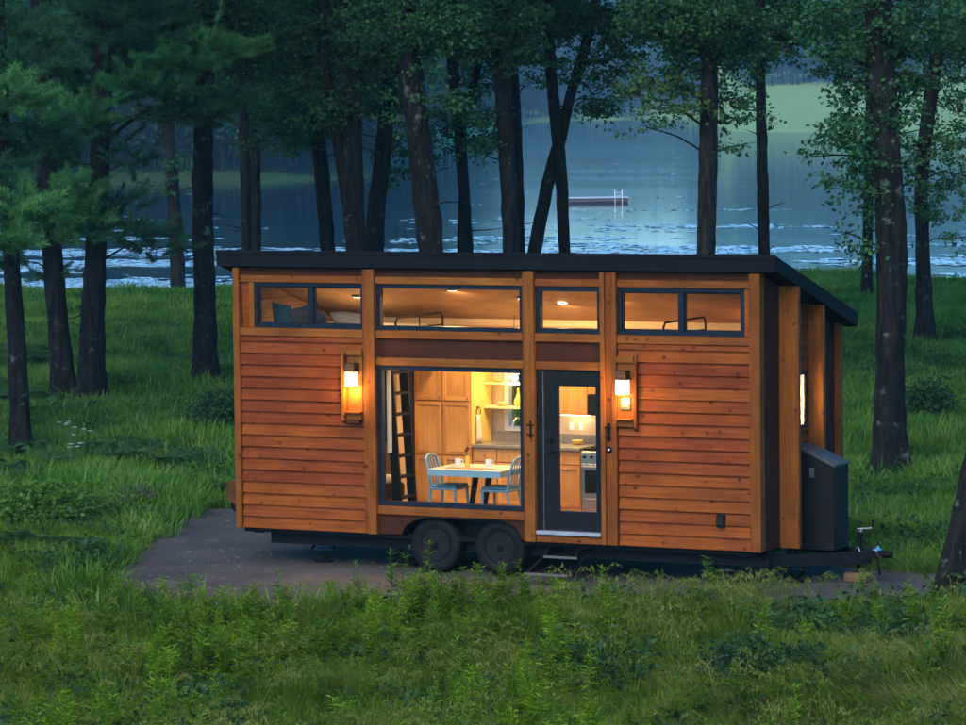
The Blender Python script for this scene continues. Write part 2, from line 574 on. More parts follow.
def leaf_arrays(c, d, n, ln, wd, fold=0.12):
    """diamond shaped leaves: c base points, d directions, n normals, ln lengths, wd widths -> verts, tris"""
    d = unit(d)
    s = unit(np.cross(d, n))
    up = np.cross(s, d)
    ln = np.asarray(ln)[:, None]
    wd = np.asarray(wd)[:, None]
    p0 = c
    p1 = c + d * ln * 0.45 + s * wd * 0.5 + up * wd * fold
    p2 = c + d * ln - up * ln * 0.08
    p3 = c + d * ln * 0.45 - s * wd * 0.5 + up * wd * fold
    k = len(c)
    V = np.stack([p0, p1, p2, p3], 1).reshape(-1, 3)
    b = np.arange(k)[:, None] * 4
    T = np.stack([b + [0, 1, 2], b + [0, 2, 3]], 1).reshape(-1, 3)
    return V, T

# ------------------------------------------------------------------ ground, lake, far shore, driveway
LAKE_Z = -1.3
FWD = np.array([-math.sin(YAW), math.cos(YAW)])
RGT = np.array([math.cos(YAW), math.sin(YAW)])


def smooth(a, b, x):
    t = np.clip((x - a) / (b - a), 0, 1)
    return t * t * (3 - 2 * t)


def wob(x, y, s, seed=0.0):
    """cheap smooth noise, about -1..1"""
    return (np.sin(x / s * 1.7 + 1.3 * np.sin(y / s * 1.1 + seed) + seed) + np.sin(y / s * 2.1 + 1.7 * np.sin(x / s * 0.9 + 2 * seed) + seed * 3)
            + 0.6 * np.sin((x + y) / s * 3.3 + seed)) / 2.6


_FX = [-3000, -600, 0, 250, 380, 450, 520, 680, 735, 830, 966, 2200, 4000]
_FR = [300, 310, 335, 350, 385, 620, 1250, 1350, 800, 775, 750, 520, 480]


def polar(x, y):
    dx, dy = x - CAM[0], y - CAM[1]
    f = dx * FWD[0] + dy * FWD[1]
    s = dx * RGT[0] + dy * RGT[1]
    return np.arctan2(s, f), np.hypot(f, s)


def ground_z(x, y):
    x, y = np.asarray(x, float), np.asarray(y, float)
    a, r = polar(x, y)
    px = 483 + F_PX * np.tan(np.clip(a, -0.75, 0.75))
    front = smooth(1.35, 1.1, np.abs(a))
    edge = 112 + 2.5 * np.sin(a * 31) + 1.5 * np.sin(a * 77 + 1)
    far = np.interp(px, _FX, _FR) + 12 * np.sin(a * 40)
    z = 0.06 * wob(x, y, 4.0, 0.7) * smooth(2.5, 6, np.hypot((x - 3.7) * 0.45, y - 0.5))
    z = z - 0.55 * smooth(-2.0, -6.0, y + 0.28 * (x - 4)) * smooth(60, 50, r)
    z = z + 0.5 * wob(x, y, 30, 2.1) * smooth(60, 100, r) * 0.4
    drop = (smooth(edge, edge + 24, r) * 4.2 - 0.45 * smooth(75, 112, r)) * front
    z = z - drop * (1 - smooth(far - 30, far + 5, r))
    z = np.where(r > far - 30, np.maximum(z * (1 - smooth(far - 30, far + 5, r)) + (LAKE_Z + 0.25) * smooth(far - 30, far + 5, r), -4.5), z)
    rise = np.maximum(r - far - 5, 0)
    meadow = smooth(705, 745, px) * smooth(1400, 1000, px)
    slope = 0.105 - 0.068 * meadow * smooth(420, 260, rise)
    hill = np.where(rise > 0, np.minimum(rise * slope, 45 + 0.012 * rise) * (1 + 0.12 * wob(x, y, 160, 1.0)), 0)
    z = np.where(in_poly(x, y, PAD), np.minimum(z, 0) - 0.07, z)
    return z + hill * front


def make_ground():
    ang = np.concatenate([np.linspace(-math.pi, -0.9, 36, endpoint=False), np.linspace(-0.9, -0.16, 50, endpoint=False),
                          np.linspace(-0.16, 0.16, 190, endpoint=False), np.linspace(0.16, 0.9, 50, endpoint=False), np.linspace(0.9, math.pi, 36, endpoint=False)])
    rad = np.concatenate([[2, 8, 16, 24], np.linspace(29, 62, 90), np.linspace(63, 150, 80), np.geomspace(156, 5200, 110)])
    A, Rr = np.meshgrid(ang, rad)
    X = CAM[0] + Rr * (np.cos(A) * FWD[0] + np.sin(A) * RGT[0])
    Y = CAM[1] + Rr * (np.cos(A) * FWD[1] + np.sin(A) * RGT[1])
    V = np.stack([X, Y, ground_z(X, Y)], -1).reshape(-1, 3)
    n, m = len(rad), len(ang)
    i, j = np.meshgrid(np.arange(n - 1), np.arange(m), indexing='ij')
    j2 = (j + 1) % m
    Fc = np.stack([i * m + j, i * m + j2, (i + 1) * m + j2, (i + 1) * m + j], -1).reshape(-1, 4)[:, ::-1]
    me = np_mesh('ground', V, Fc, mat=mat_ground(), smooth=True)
    o = link('ground', me)
    return structure(o)


def mat_ground():
    m, nt, b = new_mat('meadow_soil')
    tc = N(nt, 'ShaderNodeTexCoord')
    n1 = N(nt, 'ShaderNodeTexNoise', Scale=0.35, Detail=8.0, Roughness=0.7)
    n2 = N(nt, 'ShaderNodeTexNoise', Scale=9.0, Detail=6.0, Roughness=0.7)
    L(nt, tc.outputs['Object'], n1.inputs['Vector'])
    L(nt, tc.outputs['Object'], n2.inputs['Vector'])
    r1 = ramp(nt, [(0.35, (0.03, 0.06, 0.016)), (0.6, (0.07, 0.13, 0.03)), (0.75, (0.11, 0.15, 0.05))])
    L(nt, n1.outputs['Fac'], r1.inputs['Fac'])
    r2 = ramp(nt, [(0.3, (0.35, 0.33, 0.3)), (0.7, (1, 1, 1))])
    L(nt, n2.outputs['Fac'], r2.inputs['Fac'])
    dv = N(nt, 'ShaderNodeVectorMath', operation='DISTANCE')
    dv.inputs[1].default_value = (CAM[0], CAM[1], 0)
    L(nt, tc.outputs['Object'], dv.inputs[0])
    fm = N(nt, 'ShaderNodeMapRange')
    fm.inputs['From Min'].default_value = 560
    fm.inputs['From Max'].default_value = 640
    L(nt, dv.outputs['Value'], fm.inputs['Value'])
    far_tone = mixc(nt, fm.outputs[0], mixc(nt, 1.0, r1.outputs['Color'], r2.outputs['Color'], 'MULTIPLY'), (0.26, 0.4, 0.13))  # ground turns to a paler green with distance from the camera
    L(nt, far_tone, b.inputs['Base Color'])
    b.inputs['Roughness'].default_value = 0.95
    b.inputs['Specular IOR Level'].default_value = 0.1
    bp = N(nt, 'ShaderNodeBump', Strength=0.8, Distance=0.08)
    L(nt, n2.outputs['Fac'], bp.inputs['Height'])
    L(nt, bp.outputs[0], b.inputs['Normal'])
    return m


def mat_water():
    m, nt, b = new_mat('lake_water')
    tc = N(nt, 'ShaderNodeTexCoord')
    mp = N(nt, 'ShaderNodeMapping')
    mp.inputs['Rotation'].default_value = (0, 0, -YAW)
    mp.inputs['Scale'].default_value = (0.45, 0.8, 1)
    L(nt, tc.outputs['Object'], mp.inputs['Vector'])
    n = N(nt, 'ShaderNodeTexNoise', Scale=1.0, Detail=4.0, Roughness=0.6)
    L(nt, mp.outputs[0], n.inputs['Vector'])
    b.inputs['Base Color'].default_value = (0.006, 0.018, 0.028, 1)
    b.inputs['IOR'].default_value = 1.33
    mp2 = N(nt, 'ShaderNodeMapping')
    mp2.inputs['Rotation'].default_value = (0, 0, -YAW)
    mp2.inputs['Scale'].default_value = (0.012, 0.05, 1)
    L(nt, tc.outputs['Object'], mp2.inputs['Vector'])
    n2 = N(nt, 'ShaderNodeTexNoise', Scale=1.0, Detail=5.0, Roughness=0.65)
    L(nt, mp2.outputs[0], n2.inputs['Vector'])
    rr = N(nt, 'ShaderNodeMapRange')
    rr.inputs['From Min'].default_value = 0.35
    rr.inputs['From Max'].default_value = 0.65
    rr.inputs['To Min'].default_value = 0.07
    rr.inputs['To Max'].default_value = 0.085
    L(nt, n2.outputs['Fac'], rr.inputs['Value'])
    L(nt, rr.outputs[0], b.inputs['Roughness'])
    bp = N(nt, 'ShaderNodeBump', Strength=0.02, Distance=0.05)
    L(nt, n.outputs['Fac'], bp.inputs['Height'])
    L(nt, bp.outputs[0], b.inputs['Normal'])
    return m


def make_lake():
    mb = MB()
    n = 72
    pts = [(0, 0, LAKE_Z)]
    c = CAM[:2]
    ring0, ring1 = [], []
    aa = np.linspace(-1.25, 1.25, n)
    for a in aa:
        d = math.cos(a) * FWD + math.sin(a) * RGT
        px = 483 + F_PX * math.tan(max(-0.75, min(0.75, a)))
        far = float(np.interp(px, _FX, _FR)) + 60
        ring0.append((*(c + d * 95), LAKE_Z))
        ring1.append((*(c + d * far), LAKE_Z))
    mb.poly(ring0 + ring1, [(i, i + 1, n + i + 1, n + i) for i in range(n - 1)])
    o = obj('lake', mb, mat_water(), origin=(0, 0, LAKE_Z))
    return structure(o)


make_lake()


def mat_drive():
    m, nt, b = new_mat('driveway_gravel')
    tc = N(nt, 'ShaderNodeTexCoord')
    n1 = N(nt, 'ShaderNodeTexNoise', Scale=0.9, Detail=6.0, Roughness=0.6)
    n2 = N(nt, 'ShaderNodeTexNoise', Scale=55.0, Detail=5.0, Roughness=0.8)
    vo = N(nt, 'ShaderNodeTexVoronoi', Scale=38.0)
    for n in (n1, n2, vo):
        L(nt, tc.outputs['Object'], n.inputs['Vector'])
    r1 = ramp(nt, [(0.35, (0.07, 0.062, 0.055)), (0.65, (0.125, 0.1, 0.084))])
    L(nt, n1.outputs['Fac'], r1.inputs['Fac'])
    r2 = ramp(nt, [(0.3, (0.45, 0.45, 0.45)), (0.7, (1.35, 1.35, 1.35))])
    L(nt, n2.outputs['Fac'], r2.inputs['Fac'])
    L(nt, mixc(nt, 1.0, r1.outputs['Color'], r2.outputs['Color'], 'MULTIPLY'), b.inputs['Base Color'])
    b.inputs['Roughness'].default_value = 0.9
    b.inputs['Specular IOR Level'].default_value = 0.2
    bp = N(nt, 'ShaderNodeBump', Strength=0.7, Distance=0.015)
    L(nt, vo.outputs['Distance'], bp.inputs['Height'])
    L(nt, bp.outputs[0], b.inputs['Normal'])
    return m


PAD = np.array([(-0.35, -2.35), (-0.95, -1.6), (-2.2, 1.3), (-3.95, 5.5), (-1.5, 5.6), (2.5, 5.0), (6.0, 3.2), (7.9, 2.35), (9.2, 2.45), (13.0, 3.4), (18, 5.5),
                (18, 3.4), (13.0, 1.2), (9.95, 0.2), (9.0, -0.72), (8.3, -1.05), (7.3, -1.55), (6.5, -1.75), (5.6, -2.2), (4.0, -2.8), (2.1, -3.05), (0.7, -2.8)])


def in_poly(x, y, P):
    c = np.zeros(np.shape(x), bool)
    for i in range(len(P)):
        x1, y1 = P[i]
        x2, y2 = P[i - 1]
        hit = ((y1 > y) != (y2 > y)) & (x < (x2 - x1) * (y - y1) / (y2 - y1 + 1e-12) + x1)
        c ^= hit
    return c


def make_drive():
    bm = bmesh.new()
    # a ragged outline: every side cut in short steps, shifted a little
    out = []
    for i in range(len(PAD)):
        p, q = PAD[i], PAD[(i + 1) % len(PAD)]
        k = max(2, int(np.linalg.norm(q - p) / 0.25))
        for t in range(k):
            w = p + (q - p) * t / k
            out.append(w + np.array([random.uniform(-0.06, 0.06), random.uniform(-0.06, 0.06)]))
    top = [bm.verts.new((p[0], p[1], 0.075)) for p in out]
    bot = [bm.verts.new((p[0], p[1], -0.12)) for p in out]
    bm.faces.new(top)
    n = len(top)
    for i in range(n):
        bm.faces.new((top[i], bot[i], bot[(i + 1) % n], top[(i + 1) % n]))
    bmesh.ops.recalc_face_normals(bm, faces=bm.faces)
    me = bpy.data.meshes.new('driveway')
    bm.to_mesh(me)
    bm.free()
    me.materials.append(mat_drive())
    return structure(link('driveway', me))


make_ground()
DRIVE_Z = 0.075
drive = make_drive()
drive.location.z = -DRIVE_Z + 0.0
# the drive's top lies at z = 0; the soil below it is pressed down where the drive lies


# lily pads floating off the near shore, too many to count
def make_lilies():
    n = 60000
    px = rng.uniform(-250, 1216, n)
    py = np.concatenate([rng.uniform(222, 292, n - 9000), rng.uniform(150, 222, 9000)])
    d = _F[None] + _R[None] * ((px - 483) / F_PX)[:, None] - _U[None] * ((py - 362.5) / F_PX)[:, None]
    P = CAM[None] + d * ((LAKE_Z + 0.015 - CAM[2]) / d[:, 2])[:, None]
    a, r = polar(P[:, 0], P[:, 1])
    keep = (wob(a * 420, r * 3.1, 17, 0.3) + 0.45 * wob(a * 2600, r * 13, 13, 1.9) > np.where(r > 250, 0.95, np.where(r > 190, 0.55, 0.1)))
    keep &= ground_z(P[:, 0], P[:, 1]) < LAKE_Z - 0.05
    P = P[keep]
    k = len(P)
    rr = rng.uniform(0.12, 0.34, k)
    an = np.linspace(0.25, 2 * math.pi - 0.25, 8)
    off = np.concatenate([[[0, 0]], np.stack([np.cos(an), np.sin(an)], 1)])
    rot = rng.uniform(0, 6.28, k)
    ox = off[None, :, 0] * np.cos(rot)[:, None] - off[None, :, 1] * np.sin(rot)[:, None]
    oy = off[None, :, 0] * np.sin(rot)[:, None] + off[None, :, 1] * np.cos(rot)[:, None]
    V = np.stack([P[:, 0:1] + ox * rr[:, None], P[:, 1:2] + oy * rr[:, None], P[:, 2:3] + rng.uniform(-0.01, 0.03, (k, 9))], -1).reshape(-1, 3)
    Fc = (np.arange(k)[:, None] * 9 + np.arange(9)[None])
    o = link('lily_pads', np_mesh('lily_pads', V, Fc, mat=mat_plain('lily_pad', (0.55, 0.62, 0.6), 0.25, vary=0.25, scale=0.8)))
    tag(o, 'pale lily pads floating in broad patches on the lake near the grassy shore', 'lily pads', kind='stuff')


make_lilies()


# swim raft out on the lake
def make_raft():
    c = on_z(594, 203, LAKE_Z)
    t = thing('swim_raft', 'low swim raft with pale deck and small white ladder floating on the lake', 'raft', (c[0], c[1], LAKE_Z))
    x, y = np.array([*RGT]), np.array([*FWD])

    def P(u, v, z):
        q = c[:2] + x * u + y * v
        return (q[0], q[1], LAKE_Z + z)

    def ob(name, u0, u1, v0, v1, z0, z1, mat):
        mb = MB()
        mb.poly([P(u0, v0, z0), P(u1, v0, z0), P(u1, v1, z0), P(u0, v1, z0), P(u0, v0, z1), P(u1, v0, z1), P(u1, v1, z1), P(u0, v1, z1)],
                [(0, 3, 2, 1), (4, 5, 6, 7), (0, 1, 5, 4), (1, 2, 6, 5), (2, 3, 7, 6), (3, 0, 4, 7)])
        return obj(name, mb, mat, t)
    deck = mat_plain('raft_deck', (0.5, 0.52, 0.53), 0.7)
    side = mat_plain('raft_side', (0.09, 0.075, 0.08), 0.8)
    for i in range(9):
        ob('deck_plank', -2.5, 2.4, -0.95 + i * 0.3, -0.67 + i * 0.3, 0.36, 0.41, deck)
    ob('float', -2.45, 2.35, -0.85, 1.65, -0.2, 0.355, side)
    ob('rub_board', -2.52, 2.42, -1.0, -0.953, 0.12, 0.3, side)
    white = mat_plain('ladder_paint', (0.75, 0.78, 0.8), 0.4)
    for s in (1.45, 1.95):
        mb = MB().tube([P(s, -1.04, -0.4), P(s, -1.04, 0.62), P(s, -0.9, 0.92), P(s, -0.6, 0.95), P(s, -0.45, 0.7), P(s, -0.45, 0.41)], 0.022, 6)
        obj('ladder_rail', mb, white, t)
    for z in (0.55, 0.75):
        obj('ladder_rung', MB().tube([P(1.45, -1.04, z), P(1.95, -1.04, z)], 0.018, 6), white, t)


make_raft()

# ------------------------------------------------------------------ the small house on wheels
FL = 0.60       # floor height
house = thing('tiny_house', 'cedar sided small house on a trailer with dark sloping roof and lit windows', 'tiny house', (3.7, 1.27, 0))

PITCH_ROW = 0.1524


def plank_set(x0, x1, z0, z1, skip=None):
    """bevel siding: every board one object, all full boards of a bay share a mesh"""
    rows = int((z1 - z0) / PITCH_ROW)
    me = None
    z = z0
    for i in range(rows + 1):
        h = min(PITCH_ROW, z1 - z)
        if h < 0.03:
            break
        if i < rows:
            if me is None:
                p = obj('plank', MB().prism([(-0.044, 0), (0.02, 0), (0.02, h + 0.018), (-0.008, h + 0.018)], 'x', x0, x1), 'siding', house, 0.0025, origin=(x0, 0, 0))
                me = p.data
                p.location = Vector((x0, 0, z)) - house.location
            else:
                p = bpy.data.objects.new('plank', me)
                COL.objects.link(p)
                p.parent = house
                p.location = Vector((x0 + random.uniform(-0.002, 0.002), random.uniform(-0.003, 0.003), z)) - house.location
            p.rotation_euler = (random.uniform(-0.004, 0.004), random.uniform(-0.0007, 0.0007), 0)
        else:
            p = obj('plank', MB().prism([(-0.044, 0), (0.02, 0), (0.02, h), (-0.026, h)], 'x', x0, x1), 'siding', house, 0.0025, origin=(x0, 0, 0))
            p.location = Vector((x0, 0, z)) - house.location
        z += PITCH_ROW


X1, W = 7.395, 2.55
ZB, ZT = 0.48, 3.87
plank_set(0.092, 1.905, ZB, 2.985)
plank_set(5.49, 7.25, ZB, 2.985)


def hp(name, mat, *b, bevel=0.004):
    return box(name, mat, house, *b, bevel=bevel)


# upright posts on the long side
hp('post', 'trim_z', -0.002, 0.088, -0.07, 0.14, ZB - 0.005, ZT)
hp('post', 'trim_z', 1.972, 2.092, -0.085, 0.14, ZB - 0.005, ZT)
hp('jamb', 'trim_z', 1.908, 1.968, -0.05, 0.13, ZB, ZT)
hp('post', 'trim_z', 4.222, 4.352, -0.085, 0.14, ZB - 0.005, ZT)
hp('jamb', 'trim_z', 4.182, 4.218, -0.05, 0.13, ZB, ZT)
hp('jamb', 'trim_z', 5.262, 5.322, -0.075, 0.13, ZB - 0.003, ZT)
hp('post', 'trim_z', 5.326, 5.413, -0.05, 0.14, ZB - 0.005, ZT)
hp('jamb', 'trim_z', 5.417, 5.482, -0.075, 0.13, ZB - 0.003, ZT)
hp('post', 'trim_z', 7.256, 7.397, -0.07, 0.08, ZB - 0.005, ZT)
BAYS = [(0.09, 1.906), (2.094, 4.18), (4.354, 5.26), (5.484, 7.254)]
for i, (a, b) in enumerate(BAYS):
    hp('frieze_panel', 'brown', a, b, 0.004, 0.13, 3.775, ZT, bevel=0)
    hp('rail', 'trim_x', a, b, -0.04, 0.12, 3.684, 3.773)
    hp('sill_board', 'trim_x', a, b, -0.052, 0.12, 2.992, 3.094)
# wall behind the siding
hp('wall_panel', 'wall_in', 0.09, 1.906, 0.024, 0.125, ZB, 2.99, bevel=0)
hp('wall_panel', 'wall_in', 5.484, 7.254, 0.024, 0.125, ZB, 2.99, bevel=0)
# bay 1 above the sill: brown panel and a small upright beside the window
hp('side_panel', 'siding', 0.09, 0.222, 0.0, 0.12, 3.096, 3.682)
hp('window_jamb', 'trim_z', 0.224, 0.296, -0.035, 0.12, 3.096, 3.682)
hp('side_panel', 'siding', 7.178, 7.254, -0.02, 0.12, 3.096, 3.682)
for a, b in (BAYS[1], BAYS[2]):
    hp('band_panel', 'brown', a, b, 0.0, 0.125, 2.745, 2.99, bevel=0)
    hp('head_board', 'trim_x', a, b, -0.04, 0.12, 2.645, 2.743)
hp('sill_board', 'trim_x', 2.094, 4.18, -0.05, 0.12, 0.735, 0.842)


def window(a, b, z0, z1, fw, splits=(), y0=-0.012, y1=0.07, name='window', mat='navy'):
    w = obj(name, MB().box(a, a + fw, y0, y1, z0, z1).box(b - fw, b, y0, y1, z0, z1).box(a + fw, b - fw, y0, y1, z0, z0 + fw).box(a + fw, b - fw, y0, y1, z1 - fw, z1),
            mat, house)
    xs = [a + fw] + [s for s in splits] + [b - fw]
    for s in splits:
        obj('mullion', MB().box(s - 0.028, s + 0.028, y0 + 0.012, y1 - 0.01, z0 + fw, z1 - fw), mat, w)
    for i in range(len(xs) - 1):
        p0, p1 = xs[i] + (0.028 if i else 0), xs[i + 1] - (0.028 if i < len(xs) - 2 else 0)
        g = (0.024 if splits else 0.0)
        if splits:
            yy = 0.012 + 0.018 * (i % 2)
            obj('sash', MB().box(p0, p0 + g, yy, yy + 0.025, z0 + fw, z1 - fw).box(p1 - g, p1, yy, yy + 0.025, z0 + fw, z1 - fw)
                .box(p0 + g, p1 - g, yy, yy + 0.025, z0 + fw, z0 + fw + g).box(p0 + g, p1 - g, yy, yy + 0.025, z1 - fw - g, z1 - fw), mat, w)
        obj('pane', MB().box(p0 + g, p1 - g, 0.026, 0.031, z0 + fw + g, z1 - fw - g), 'glass', w)
    return w


window(0.3, 1.905, 3.098, 3.68, 0.042, (1.13,))
window(2.096, 4.18, 3.098, 3.68, 0.052)
window(4.356, 5.26, 3.098, 3.68, 0.06)
window(5.486, 7.175, 3.098, 3.68, 0.046, (6.335,))
window(2.096, 4.18, 0.845, 2.643, 0.06, name='picture_window')

# wheel opening: brown panel with a black arch
arch = [(2.094, ZB), (2.44, ZB)] + [(2.44 + 0.42 * (1 - math.cos(t)), ZB + 0.245 * math.sin(t)) for t in np.linspace(0.1, math.pi / 2, 7)] + \
       [(4.12 - 0.34 * (1 - math.cos(t)) - 0.0, ZB + 0.245 * math.sin(t)) for t in np.linspace(math.pi / 2, 0.1, 7)] + [(4.13, ZB), (4.18, ZB), (4.18, 0.733), (2.094, 0.733)]
obj('lower_panel', MB().prism(arch, 'y', -0.012, 0.05), 'brown', house)
inner = arch[1:-3]
mb = MB()
for (a, b) in zip(inner[:-1], inner[1:]):
    mb.poly([(a[0], -0.05, a[1]), (b[0], -0.05, b[1]), (b[0], -0.05, b[1] - 0.014), (a[0], -0.05, a[1] - 0.014),
             (a[0], 0.3, a[1]), (b[0], 0.3, b[1]), (b[0], 0.3, b[1] - 0.014), (a[0], 0.3, a[1] - 0.014)],
            [(0, 3, 2, 1), (4, 5, 6, 7), (0, 1, 5, 4), (1, 2, 6, 5), (2, 3, 7, 6), (3, 0, 4, 7)])
obj('fender', mb, 'black', house)

# the glass door
door = hp('door', 'doorblk', 4.462, 4.64, -0.005, 0.04, 0.628, 2.62)
obj('door_rail', MB().box(4.642, 5.19, -0.005, 0.04, 0.628, 0.86).box(4.642, 5.19, -0.005, 0.04, 2.452, 2.62).box(5.182, 5.235, -0.006, 0.041, 0.628, 2.62), 'doorblk', door)
obj('glass_bead', MB().box(4.642, 4.656, -0.011, 0.03, 0.862, 2.45).box(5.168, 5.18, -0.011, 0.03, 0.862, 2.45).box(4.656, 5.168, -0.011, 0.03, 0.862, 0.876).box(4.656, 5.168, -0.011, 0.03, 2.437, 2.45), 'navy', door)
obj('pane', MB().box(4.657, 5.167, 0.012, 0.018, 0.877, 2.436), 'glass', door)
h = obj('handle', MB().tube([(4.545, -0.006, 1.62), (4.545, -0.05, 1.62)], 0.026, 10).tube([(4.545, -0.045, 1.62), (4.66, -0.05, 1.615)], 0.011, 6), 'black', door)
obj('deadbolt', MB().tube([(4.545, -0.006, 1.76), (4.545, -0.035, 1.76)], 0.03, 12), 'black', door)
hp('door_frame', 'doorblk', 4.36, 4.4, -0.02, 0.1, 0.60, 2.641)
hp('weatherstrip', 'steel', 4.446, 4.452, -0.024, 0.0, 0.628, 2.62, bevel=0)
hp('door_frame', 'doorblk', 4.4, 4.446, -0.018, 0.1, 0.602, 2.641)
hp('door_frame', 'doorblk', 5.238, 5.258, -0.02, 0.1, 0.60, 2.641)
hp('door_frame', 'doorblk', 4.447, 5.237, -0.019, 0.1, 2.622, 2.64)
hp('threshold', 'sillwhite', 4.37, 5.258, -0.1, 0.1, 0.578, 0.624)
hp('apron_board', 'trim_x', 4.356, 5.26, -0.06, 0.1, 0.476, 0.574)

# end walls, back wall
ROOF_S = 0.307


def roof_under(y):
    return 3.878 - ROOF_S * y


obj('end_panel', MB().prism([(0.082, ZB), (0.6, ZB), (0.6, roof_under(0.6)), (0.082, roof_under(0.082))], 'x', 7.27, 7.372), 'brown', house)
# end wall between the fins: level boards round a small window, then brown to the back corner
zt_ = roof_under(1.5)
WY0, WY1, WZ0, WZ1 = 0.76, 1.40, 1.93, 2.55
rows = np.arange(ZB, zt_, PITCH_ROW)
for z in rows:
    z1 = min(z + PITCH_ROW, zt_)
    segs = [(0.665, 1.508)]
    if z1 > WZ0 - 0.06 and z < WZ1 + 0.06:
        segs = [(0.665, WY0 - 0.06), (WY1 + 0.035, 1.508)]
    for a, b in segs:
        if b - a > 0.02:
            obj('plank', MB().prism([(7.27, z), (7.402, z), (7.38, z1 + 0.015), (7.27, z1 + 0.015)], 'y', a, b), 'siding_y', house, 0.002)
obj('end_panel', MB().prism([(1.57, ZB), (W - 0.12, ZB), (W - 0.12, roof_under(W - 0.12)), (1.57, roof_under(1.57))], 'x', 7.27, 7.374), 'brown', house)
for y0, d in ((0.605, 0.205), (1.51, 0.17)):
    obj('fin', MB().prism([(y0, ZB - 0.02), (y0 + 0.055, ZB - 0.02), (y0 + 0.055, roof_under(y0 + 0.055)), (y0, roof_under(y0))], 'x', 7.26, X1 + d), 'trim_z', house, 0.004)
    obj('fin_edge', MB().prism([(y0 - 0.012, ZB - 0.022), (y0 + 0.067, ZB - 0.022), (y0 + 0.067, roof_under(y0 + 0.067)), (y0 - 0.012, roof_under(y0 - 0.012))], 'x', X1 + d + 0.001, X1 + d + 0.03), 'trim_z', house, 0.004)
obj('post', MB().prism([(W - 0.118, ZB), (W, ZB), (W, roof_under(W)), (W - 0.118, roof_under(W - 0.118))], 'x', 7.22, X1 + 0.05), 'trim_z', house, 0.004)
skipped = [z for z in rows if min(z + PITCH_ROW, zt_) > WZ0 - 0.06 and z < WZ1 + 0.06]
hp('sill_board', 'siding_y', 7.3, 7.412, 0.665, 1.508, skipped[0], WZ0 - 0.052)
hp('head_board', 'siding_y', 7.3, 7.412, 0.665, 1.508, WZ1 + 0.052, min(skipped[-1] + PITCH_ROW, zt_))
we = obj('window', MB().box(7.36, 7.408, WY0 - 0.05, WY0, WZ0 - 0.05, WZ1 + 0.05).box(7.36, 7.408, WY1 - 0.05, WY1 + 0.033, WZ0 - 0.05, WZ1 + 0.05)
         .box(7.36, 7.408, WY0, WY1 - 0.05, WZ0 - 0.05, WZ0).box(7.36, 7.408, WY0, WY1 - 0.05, WZ1, WZ1 + 0.05), 'navy', house)
obj('pane', MB().box(7.398, 7.401, WY0 + 0.002, WY1 - 0.052, WZ0 + 0.002, WZ1 - 0.002), 'glass', we)
obj('blind', MB().poly([(7.389, WY0 + 0.004, WZ0 + 0.003), (7.389, WY1 - 0.054, WZ0 + 0.003), (7.389, WY1 - 0.054, WZ1 - 0.003), (7.389, WY0 + 0.004, WZ1 - 0.003)], [(0, 1, 2, 3)]), 'blind', we)
obj('wall_panel', MB().prism([(0.0, ZB), (W, ZB), (W, roof_under(W)), (0.0, roof_under(0.0))], 'x', 0.0, 0.1), 'brown', house)
# back wall in four pieces round the kitchen window
KX0, KX1, KZ0, KZ1 = 2.70, 3.5, 1.62, 2.55
ZR = roof_under(W) + 0.02
hp('wall_panel', 'wall_in', 0.1, KX0, 2.42, W, ZB, ZR, bevel=0)
hp('wall_panel', 'wall_in', KX1, 7.26, 2.42, W, ZB, ZR, bevel=0)
hp('wall_panel', 'wall_in', KX0, KX1, 2.42, W, ZB, KZ0, bevel=0)
hp('wall_panel', 'wall_in', KX0, KX1, 2.42, W, KZ1, ZR, bevel=0)
kw = obj('window', MB().box(KX0, KX0 + 0.06, 2.38, 2.5, KZ0, KZ1).box(KX1 - 0.06, KX1, 2.38, 2.5, KZ0, KZ1).box(KX0 + 0.06, KX1 - 0.06, 2.38, 2.5, KZ0, KZ0 + 0.06)
         .box(KX0 + 0.06, KX1 - 0.06, 2.38, 2.5, KZ1 - 0.06, KZ1), 'ceramic', house)
obj('pane', MB().box(KX0 + 0.06, KX1 - 0.06, 2.45, 2.456, KZ0 + 0.06, KZ1 - 0.06), 'glass', kw)

# roof: a thick slab with metal edges
RX0, RX1, RY0, RY1 = -0.22, 7.62, -0.1, 2.62


def roof_top(y):
    return 4.09 - ROOF_S * (y - RY0)


def slab(x0, x1, ya, yb, dz0, dz1):
    return MB().prism([(ya, roof_top(ya) + dz0), (yb, roof_top(yb) + dz0), (yb, roof_top(yb) + dz1), (ya, roof_top(ya) + dz1)], 'x', x0, x1)


roof = obj('roof', slab(RX0 + 0.03, RX1 - 0.03, RY0 + 0.03, RY1 - 0.03, -0.175, -0.012), 'roof', house)
obj('roof_sheet', slab(RX0 + 0.031, RX1 - 0.031, RY0 + 0.031, RY1 - 0.031, -0.011, -0.002), 'roofcap', roof)
obj('fascia', MB().box(RX0, RX1, RY0 - 0.0, RY0 + 0.028, 3.888, 4.093), 'roof', roof, 0.003)
obj('fascia', slab(RX1 - 0.028, RX1 + 0.002, RY0 + 0.0285, RY1, -0.18, 0.004), 'roof', roof, 0.003)
obj('fascia', slab(RX0 - 0.002, RX0 + 0.028, RY0 + 0.0285, RY1, -0.18, 0.004), 'roof', roof, 0.003)
obj('fascia', MB().box(RX0 + 0.029, RX1 - 0.029, RY1 - 0.028, RY1 + 0.002, roof_top(RY1) - 0.18, roof_top(RY1) + 0.004), 'roof', roof, 0.003)
obj('drip_edge', MB().box(RX0 - 0.004, RX1 + 0.004, RY0 - 0.012, RY0 - 0.001, 4.05, 4.1), 'roof', roof)

